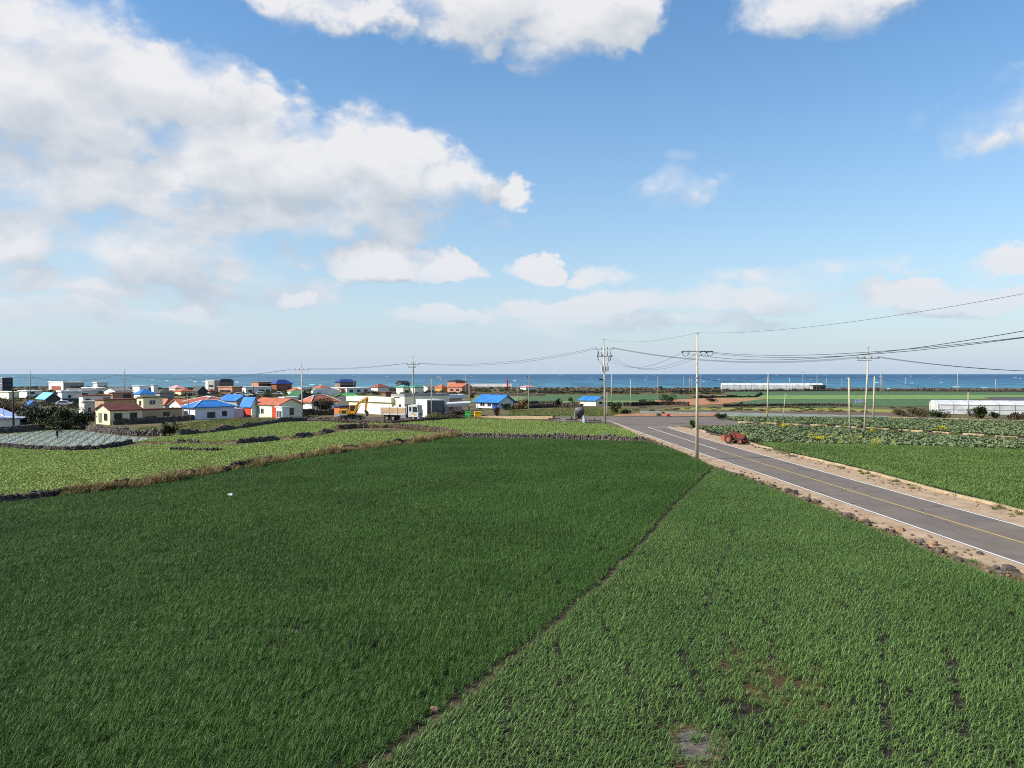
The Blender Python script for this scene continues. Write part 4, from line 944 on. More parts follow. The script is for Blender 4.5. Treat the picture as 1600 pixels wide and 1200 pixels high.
pole('P9', 'concrete pole with a lamp arm behind the signpost pole', 1364.5, 655, 588, None, .17, .12, 1366, extra=lamp_extra)
pole('P10', 'pole with a yellow and black hazard band beyond the cabbages', 1199, 651.5, 584, None, .16, .1, 1200, arms=[(587, .45, 2, .1)], extra=hazard_extra)
pole('P11', 'very thin leaning post right of the hazard-banded pole', 1223.5, 652, 615, None, .07, .05, 1227)
pole('P12', 'thin pole in the bright plot behind the spreader', 825.5, 650, 585, None, .1, .07, 827, arms=[(589, .5, 2, 0)], m=m_pole2)
pole('P5', 'thick village pole with a one-sided arm behind the yellow house', 195, 629, 577, 581, .2, .12, arms=[(587, 1.5, 3, -1.3), (593.5, .9, 2, 0)], m=m_pole2)
pole('P6', 'village pole standing over the small blue roof', 47, 634, 580, 583, .18, .1, 47.5, arms=[(590.5, 2.0, 3, -1.2)], m=m_pole2)
pole('P13', 'dark timber post before the blue lattice roof, taller one', 21.5, 675.5, 607, None, .16, .12, 20.5, m=m_wood)
pole('P14', 'thin post before the blue lattice roof, shorter one', 6.5, 673, 636, None, .08, .06, 6, m=m_pole2)
pole('P15', 'leaning pale post before the blue hipped roof house', 298.5, 659, 616, None, .1, .07, 292.5, m=m_pole2)
pole('P16', 'pale thin pole over the village meadow behind the blue hipped roof', 307.5, 622, 592, None, .13, .09, arms=[(594, .6, 2, 0)], m=m_pole2)
pole('P17', 'concrete pole behind the blue hipped roof, at its eave end', 368, 640, 614, None, .15, .11)
pole('P18', 'dark timber pole at the blue and orange roofed house', 380, 650, 609, None, .16, .12, m=m_wood)
pole('P19', 'dark village pole below the brick school', 396, 624, 603, None, .14, .1, m=m_wood)
pole('P20', 'street lamp pole standing before the grey container', 674.5, 655, 592, None, .11, .07, 674, extra=streetlamp_extra(592), group='street lamps')
pole('P21', 'thin pole at the right end of the pink building', 733.5, 637, 600, None, .12, .09, 733)
pole('P22', 'tall thin pole by the orange roofed seaside house', 728, 614, 585, None, .16, .1, arms=[(588, .8, 2, 0)])
for i, (u, vb, vt, lab, am) in enumerate([
    (948.5, 649, 612, 'short pole tight behind the transformer pole', 0), (955.5, 628, 584, 'thin pole right of the transformer pole against the sea', 1), (985.5, 629, 592, 'pole in the pale field right of the small blue shed', 0),
    (1028, 622, 588, 'pole just left of the stone beacon', 0), (1068.5, 613, 588, 'thin shore pole, first right of the stone beacon', 0), (1077, 614, 590, 'thin shore pole, second right of the stone beacon', 0), (1081, 612, 588, 'thin shore pole, third right of the stone beacon', 0), (1095, 612, 585, 'shore pole just right of the nearest tall pole', 1),
    (1233.5, 611, 590, 'thin pole behind the roof of the far greenhouse', 0), (1254.5, 612, 579, 'double shore pole with crossarm at the far greenhouse', 1), (1276.5, 611, 587, 'thin pole before the dark end of the far greenhouse', 0), (1291, 611, 590, 'thin pole just right of the far greenhouse', 0), (1315.5, 610, 590, 'single thin pole between the far greenhouse and the signpost pole', 0),
    (1375.5, 613, 578, 'taller of two shore poles right of the lamp-arm pole', 1), (1378, 613, 587, 'shorter of two shore poles right of the lamp-arm pole', 0), (1414.5, 610, 590, 'lone shore pole over the bright fields', 0), (1496, 613, 580, 'shore pole with crossarm above the white greenhouse', 1), (1555.5, 611, 592, 'shore pole furthest to the right', 0),
    (1512.5, 649, 613, 'thin post rising through the white greenhouse front', 0), (1453, 648, 627, 'leaning stick in the brown weed thicket', 0), (809.5, 631, 600, 'pole beside the tan reed clump', 0), (697.5, 611, 592, 'thin pole before the orange seaside house', 0), (626, 0, 0, '', 0),
    (553, 613, 592, 'thin pole by the white house below the blue hip roofed block', 0), (520, 611, 595, 'thin pole left of the blue hip roofed block', 0), (74, 606, 592, 'thin pole on the dark green plot by the sea', 1), (57.5, 607, 592, 'second thin pole on the dark green plot by the sea', 1), (129.5, 607, 591, 'thin pole behind the modern white house', 1), (203, 607, 592, 'thin pole right of the thick village pole', 1), (401.5, 606, 586, 'thin pole above the brick school', 0), (498, 609, 588, 'thin sea-side pole right of the one-crossarm pole', 0)]):
    if vb: pole('Q%d' % i, lab, u, vb, vt, None, .12, .08, arms=[(vt + 3, .8, 2, 0)] if am else (), m=m_pole2 if u < 900 else m_pole, group='slender poles')
# pole beside the viewer that carries the near wires
root = empty('utility_pole', (24.2, 28, 0), 'concrete utility pole beyond the right edge of the picture', 'pole', 'utility poles')
MB().tube((0, 0, -.2), (0, 0, 12.9), .2, .1, 10).build('shaft', m_pole, root, smooth=True)
MB().box(-1.7, -.06, 11.2, 1.7, .06, 11.3).build('crossarm', m_steel, root)
P0 = Vector((24.2, 28, 0))
m_wire = mat('wire_black', (.03, .032, .038), .7, .05)
def wire(label, a, b, sag, r_=.022, n=18):
    a, b = Vector(a), Vector(b); pts = [a.lerp(b, i / n) - Vector((0, 0, 4 * sag * (i / n) * (1 - i / n))) for i in range(n + 1)]
    o = MB().path([p - a for p in pts], r_ * .78, 5).build('overhead_wire', m_wire, None, True, a); return tag(o, label, 'wire', 'overhead wires')
p1, p2, p3, p4, p7 = (POLES[k] for k in ('P1', 'P2', 'P3', 'P4', 'P7'))
A1 = p1['p'] + Vector((0, 0, zat(549, p1['p'].y) - .1))
for dx, s, lab in ((-1.62, 1.25, 'lowest'), (.95, 1.05, 'middle'), (1.65, .85, 'highest')):
    wire('near power line curving up to the right edge, %s of three' % lab, A1 + Vector((dx, 0, 0)), P0 + Vector((dx, 0, 11.3)), s)
wire('thin top wire sweeping from the nearest pole to the right edge', p1['tip'], P0 + Vector((0, 0, 13.0)), .75, .013)
wire('thin top wire between the nearest pole and the transformer pole', p1['tip'], p2['tip'], .7, .014)
for i, (dx, lab) in enumerate(((-1.62, 'left'), (.3, 'middle'), (.95, 'right'))):
    wire('slack line from the transformer pole to the nearest pole, %s strand' % lab, p2['arms'][1][min(i + 1, 3)], A1 + Vector((dx, 0, 0)), 1.9 + .15 * i, .02)
for i in range(3):
    wire('line crossing behind the nearest pole to the signpost pole, strand %s' % 'at the front,in the middle,at the back'.split(',')[i], p2['arms'][0][3] + Vector((-.3 * i, .1 * i, 0)), p7['arms'][0][i], 1.5 + .1 * i, .024)
    wire('line from the signpost pole out to the right, strand %s' % 'at the front,in the middle,at the back'.split(',')[i], p7['arms'][0][3] - Vector((.5 * i, 0, 0)), Vector((95, 118 + .7 * i, 9.4)), .9, .024)
for i in range(2):
    q = ('upper', 'lower')[i]
    wire('line from the transformer pole to the pole behind the truck, %s strand' % q, p2['arms'][0][0] - Vector((0, 0, .25 * i)), p3['arms'][0][3] - Vector((.2 * i, 0, .05 * i)), 1.2 + .15 * i, .026)
    wire('line from the pole behind the truck to the one-crossarm pole, %s strand' % q, p3['arms'][0][0], p4['arms'][0][3] - Vector((.3 * i, 0, .1 * i)), .35 + .1 * i, .026)
    wire('line from the one-crossarm pole down to the village pole, %s strand' % q, p4['arms'][0][0], POLES['P5']['arms'][0][2] - Vector((.3 * i, 0, .1 * i)), 1.6 + .2 * i, .03)
wire('line between the two thick village poles', POLES['P5']['arms'][0][0], POLES['P6']['arms'][0][2], 1.6, .04)
wire('line from the village pole to the left edge', POLES['P6']['arms'][0][0], Vector((-250, 250, 7.5)), 1., .04)
wire('low wire from the hazard-banded pole to the lamp-arm pole', POLES['P10']['arms'][0][1], POLES['P9']['top'], .5, .028)
wire('low wire from the hazard-banded pole to the left over the sea', POLES['P10']['arms'][0][0], POLES['P1']['p'] + Vector((0, 0, zat(590, p1['p'].y))), .9, .028)
wire('low wire from the lamp-arm pole falling towards the white greenhouse', POLES['P9']['top'], G(1475, 648) + Vector((0, 0, zat(608, 169))), .5, .03)

# ================================================================ buildings
WC = {}
def wallm(n, c, k=.80): return _mats.get('wall_' + n) or mat('wall_' + n, S(*c, k=k), .85, .13, .35)
w_white = wallm('white', (238, 238, 232), .84); w_cream = wallm('cream', (245, 238, 205), .86); w_yel = wallm('yellow', (243, 230, 186), .84); w_tan = wallm('tan', (190, 164, 128))
w_grey = wallm('grey', (160, 160, 158)); w_dgrey = wallm('dark_grey', (88, 88, 90)); w_pink = wallm('pink', (200, 168, 165)); w_salm = wallm('salmon', (190, 142, 120)); w_navy = wallm('navy', (60, 68, 92))
w_blue = wallm('blue', (40, 90, 200)); w_lav = wallm('pale_blue', (226, 228, 238), .84); w_brick = wallm('brick', (150, 92, 72)); w_gold = wallm('gold', (212, 172, 100)); w_red = wallm('red_door', (205, 75, 55))
def roofm(n, c): return mat('roof_' + n, S(*c), .7, .22, .7, bump=.01, bscale=8)
r_blue = roofm('blue', (50, 122, 192)); r_navy = roofm('navy', (52, 76, 140)); r_oran = roofm('orange', (186, 108, 80)); r_red = roofm('red', (160, 84, 70)); r_brn = roofm('brown', (112, 62, 52)); r_grey = roofm('grey', (130, 128, 124))
r_teal = roofm('teal', (88, 165, 145)); r_dkgr = roofm('dark_green', (45, 105, 70)); r_blk = roofm('black', (58, 58, 64)); r_lblue = roofm('light_blue', (120, 190, 220)); r_pink = roofm('pink', (222, 160, 148)); r_green = roofm('green', (80, 170, 95)); r_dgy = roofm('dark_grey', (84, 80, 76)); r_cream = roofm('cream', (236, 232, 214))
m_glass = mat('window_glass', (.02, .025, .03), .12, .1, spec=.6); m_frame = mat('window_frame', (.5, .5, .48), .5, .05); m_dkfr = mat('dark_frame', (.06, .055, .05), .6, .05)
def lattice():
    m = mat('blue_lattice_roof', S(50, 110, 215), .5, .1); t = m.node_tree; b = t.nodes['Principled BSDF']; old = b.inputs['Base Color'].links[0].from_socket
    g = N(t, 'ShaderNodeNewGeometry'); s1 = M(t, 'SINE', M(t, 'MULTIPLY', VM(t, 'DOT_PRODUCT', g.outputs['Position'], (1, 0, 1.3)), 9)); s2 = M(t, 'SINE', M(t, 'MULTIPLY', VM(t, 'DOT_PRODUCT', g.outputs['Position'], (1, 0, -1.3)), 9))
    t.links.new(MIX(t, SS(t, M(t, 'MAXIMUM', s1, s2), .6, .9), old, (.5, .55, .65)), b.inputs['Base Color']); return m
def blk(root, uc, vb, ul, ur, vt, wall, th=48, roof='flat', vr=None, rm=None, over=.35, vz=None, wl=(), wr=(), par=0., off=(0, 0)):
    """a block seen corner-on: nearest corner at (uc, vb), its left face reaching column ul and its right face column ur"""
    P_ = G(uc, vb); t = R(th); dR = Vector((math.cos(t), math.sin(t), 0)); dL = Vector((-math.sin(t), math.cos(t), 0))
    kl, kr = (ul - 800) / F, (ur - 800) / F
    a = max(.3, (kl * P_.y - P_.x) / (dL.x - kl * dL.y)); b = max(.3, (kr * P_.y - P_.x) / (dR.x - kr * dR.y))
    z0 = 0 if vz is None else zat(vz, P_.y); z1 = zat(vt, P_.y)
    T_ = Matrix.Translation(P_ - root.location) @ Matrix.Rotation(t, 4, 'Z')
    cy = (P_ + dR * b / 2 + dL * a / 2).y; zr = zat(vr, cy) if vr else z1 + .2; zr = max(zr, z1 + .12)
    o_ = over; mb = MB(); rf = MB()
    if roof == 'gl':      # ridge along the left face
        mb.extrude([(0, z0), (b, z0), (b, z1), (b / 2, zr), (0, z1)], 'y', 0, a, T_)
        d_ = (zr - z1) / (b / 2); e = z1 - o_ * d_
        rf.extrude([(-o_, e), (b / 2, zr), (b + o_, e), (b + o_, e + .16), (b / 2, zr + .18), (-o_, e + .16)], 'y', -o_, a + o_, T_)
    elif roof == 'gr':    # ridge along the right face
        mb.extrude([(0, z0), (a, z0), (a, z1), (a / 2, zr), (0, z1)], 'x', 0, b, T_)
        d_ = (zr - z1) / (a / 2); e = z1 - o_ * d_
        rf.extrude([(-o_, e), (a / 2, zr), (a + o_, e), (a + o_, e + .16), (a / 2, zr + .18), (-o_, e + .16)], 'x', -o_, b + o_, T_)
    elif roof == 'hip':
        mb.box(0, 0, z0, b, a, z1, T_); i_ = min(a, b) / 2 * .95
        r0, r1 = ((i_, a / 2), (b - i_, a / 2)) if b >= a else ((b / 2, i_), (b / 2, a - i_))
        q = [(-o_, -o_), (b + o_, -o_), (b + o_, a + o_), (-o_, a + o_)]
        vs = [T_ @ Vector((x, y, z)) for z in (z1 + .003, z1 + .16) for x, y in q] + [T_ @ Vector((r0[0], r0[1], zr)), T_ @ Vector((r1[0], r1[1], zr))]
        fs = [(3, 2, 1, 0), (0, 1, 5, 4), (1, 2, 6, 5), (2, 3, 7, 6), (3, 0, 4, 7)]
        fs += [(4, 5, 9, 8), (5, 6, 9), (6, 7, 8, 9), (7, 4, 8)] if b >= a else [(4, 5, 8), (5, 6, 9, 8), (6, 7, 9), (7, 4, 8, 9)]
        rf.add(vs, fs)
        hipl = MB()
        for c_, r_ in ((4, 8), (5, 9 if b >= a else 8), (6, 9), (7, 8 if b >= a else 9), (8, 9)): hipl.tube(vs[c_] + Vector((0, 0, .03)), vs[r_] + Vector((0, 0, .05)), .09, .09, 5)
    elif roof == 'barrel':
        n = 9; prof = [(0, z0), (b, z0)] + [(b / 2 + b / 2 * math.cos(math.pi * i / n), z1 + (zr - z1) * math.sin(math.pi * i / n)) for i in range(n + 1)]
        mb.extrude(prof, 'y', 0, a, T_)
        rf.extrude([(b / 2 + (b / 2 + .06) * math.cos(math.pi * i / n), z1 + .01 + (zr - z1 + .06) * math.sin(math.pi * i / n)) for i in range(n + 1)], 'y', .3, a + .05, T_)
    else:
        mb.box(0, 0, z0, b, a, z1, T_)
        rf.box(-o_, -o_, z1 + .003, b + o_, a + o_, z1 + .2, T_)
        if par:
            for x0, y0, x1, y1 in ((-o_, -o_, b + o_, -o_ + .18), (-o_, a + o_ - .18, b + o_, a + o_), (-o_, -o_ + .18, -o_ + .18, a + o_ - .18), (b + o_ - .18, -o_ + .18, b + o_, a + o_ - .18)): rf.box(x0, y0, z1 + .2, x1, y1, z1 + .2 + par, T_)
    wo_ = mb.build('wall', wall, root)
    ro = rf.build('roof', rm or wall, root)
    if roof == 'hip' and rm and P_.y < 240: hipl.build('ridge_cap', w_white, ro)
    hgt = z1 - z0
    def opening(face, a0, a1, b0, b1, kind='w', m=None):
        L_ = a if face == 'l' else b
        def bx(s0, s1, q0, q1, d0, d1):
            s0, s1, q0, q1 = s0 * L_, s1 * L_, z0 + q0 * hgt, z0 + q1 * hgt
            return MB().box(-d1, s0, q0, -d0, s1, q1, T_) if face == 'l' else MB().box(s0, -d1, q0, s1, -d0, q1, T_)
        if kind == 'w':
            f = bx(a0, a1, b0, b1, .003, .05).build('window', m or m_frame, root); e = (a1 - a0) * .07; g_ = (b1 - b0) * .08; mid = (a0 + a1) / 2
            bx(a0 + e, mid - e / 2, b0 + g_, b1 - g_, .052, .06).build('pane', m_glass, f); bx(mid + e / 2, a1 - e, b0 + g_, b1 - g_, .052, .06).build('pane', m_glass, f)
        elif kind == 'd':
            f = bx(a0, a1, b0, b1, .003, .05).build('door', m or w_red, root)
        else:
            bx(a0, a1, b0, b1, .003, .04).build('wall_band', m, root)
    for q in wl: opening('l', *q)
    for q in wr: opening('r', *q)
    return T_, a, b, z0, z1, zr
def house(name, label, *args, cat='house', group=None, **kw):
    root = empty(name, G(args[0], args[1]), label, cat, group); blk(root, *args, **kw); return root
DW = m_dkfr
# --- yellow house with the tan upper storey
yh = empty('yellow_house', G(172, 664), 'yellow gabled house with brown roof and tan upper storey', 'house')
blk(yh, 172, 664, 149.5, 221, 641.5, w_yel, 52, 'gr', 631.5, r_brn, .3, wl=[(.18, .42, .28, .78, 'w', DW), (.58, .8, .12, .8, 'd', wallm('grey_door', (120, 128, 120)))], wr=[(.12, .38, .3, .8, 'w', DW), (.62, .85, .3, .8, 'w', DW)])
blk(yh, 163, 655, 148, 211, 625.5, w_tan, 52, 'flat', None, r_brn, .25)
blk(yh, 221.5, 658, 213, 284, 641, w_tan, 52, 'flat', None, r_brn, .15, wr=[(.08, .35, .12, .4, 'w', DW), (.52, .68, .05, .75, 'd', m_dkfr)])
blk(yh, 224, 655, 213.5, 254, 621.5, w_yel, 52, 'flat', None, r_dgy, .3, vz=640.5, wl=[(.3, .6, .35, .75, 'w', DW)], wr=[(.3, .62, .4, .8, 'w', None)])
# --- blue hipped house
bh = empty('blue_roof_house', G(305, 656), 'white house with bright blue hipped roof behind the black wall', 'house')
blk(bh, 305, 656, 287, 366, 637.5, w_lav, 46, 'hip', 625.5, r_blue, .5, wr=[(.3, .5, .12, .6, 'd', m_dkfr), (.68, .8, .2, .66, 'w', DW)])
blk(bh, 362, 653, 355, 381, 640, w_lav, 46, 'flat', None, w_lav, .05)
# --- blue and orange roofed house
oh = empty('orange_roof_house', G(437, 655), 'cream house with orange roof, red doors and a blue roofed wing', 'house')
blk(oh, 437, 655, 393, 472, 632.5, w_cream, 50, 'gl', 623, r_oran, .35, wl=[(.1, .26, .05, .85, 'd', w_red), (.55, .66, .3, .7, 'w', None), (.72, .9, .05, .85, 'd', wallm('glass_door', (150, 165, 160)))], wr=[(.3, .62, .25, .75, 'w', w_brick), (.08, .2, .2, .8, 'w', None)])
blk(oh, 393.5, 653, 377, 403, 632.5, w_white, 50, 'gl', 621.5, r_blue, .3, wl=[(.08, .75, .05, .8, 'd', w_red)])
blk(oh, 441, 655.5, 431, 452, 637, w_white, 50, 'flat', None, w_white, .2, wl=[(.1, .45, .1, .75, 'w', None), (.55, .9, .1, .75, 'w', None)])
# --- warehouse
wh = empty('warehouse', G(632, 650), 'cream flat roofed warehouse with stepped wall and pink side', 'warehouse')
blk(wh, 612, 649, 545, 620, 629, w_cream, 46, 'flat', None, w_cream, .45, par=.9, wl=[(.05, .55, .02, .86, 'd', wallm('roller_door', (240, 236, 218), .84)), (.57, .8, .02, .86, 'd', wallm('roller_door', None))])
blk(wh, 632, 650, 611, 702, 620, w_cream, 46, 'flat', None, w_grey, .02, par=.35, wl=[(.25, .42, .38, .6, 'w', DW), (.35, .75, .93, .98, 'd', m_dkfr)], wr=[(.0, 1., .0, .6, 'band', w_pink), (.1, .22, .1, .55, 'd', m_dkfr), (.72, .8, .1, .5, 'd', m_dkfr)])
blk(wh, 691, 643.5, 684, 722, 623, w_pink, 46, 'flat', None, w_lav, .6, par=.7, wr=[(.3, .55, .12, .8, 'd', m_dkfr)])
ct = empty('shipping_container', G(667, 652), 'grey steel container with a pale end in front of the pink building', 'container')
Tc = blk(ct, 667, 652, 650, 694.5, 626, w_white, 42, 'flat', None, w_white, .03, wr=[(.02, .98, .02, .97, 'd', wallm('container_grey', (118, 122, 128)))])
for i in range(14):
    x = (i + .5) / 14 * Tc[2]; MB().box(x - .06, -.11, Tc[3] + .1, x + .06, -.055, Tc[4] - .1, Tc[0]).build('rib', wallm('container_grey', None), ct)
for lo_ in (.25, .75): MB().tube(Tc[0] @ Vector((-.05, Tc[1] * lo_, .2)), Tc[0] @ Vector((-.05, Tc[1] * lo_, Tc[4] - .2)), .03, .03, 6).build('lock_bar', m_steel, ct)
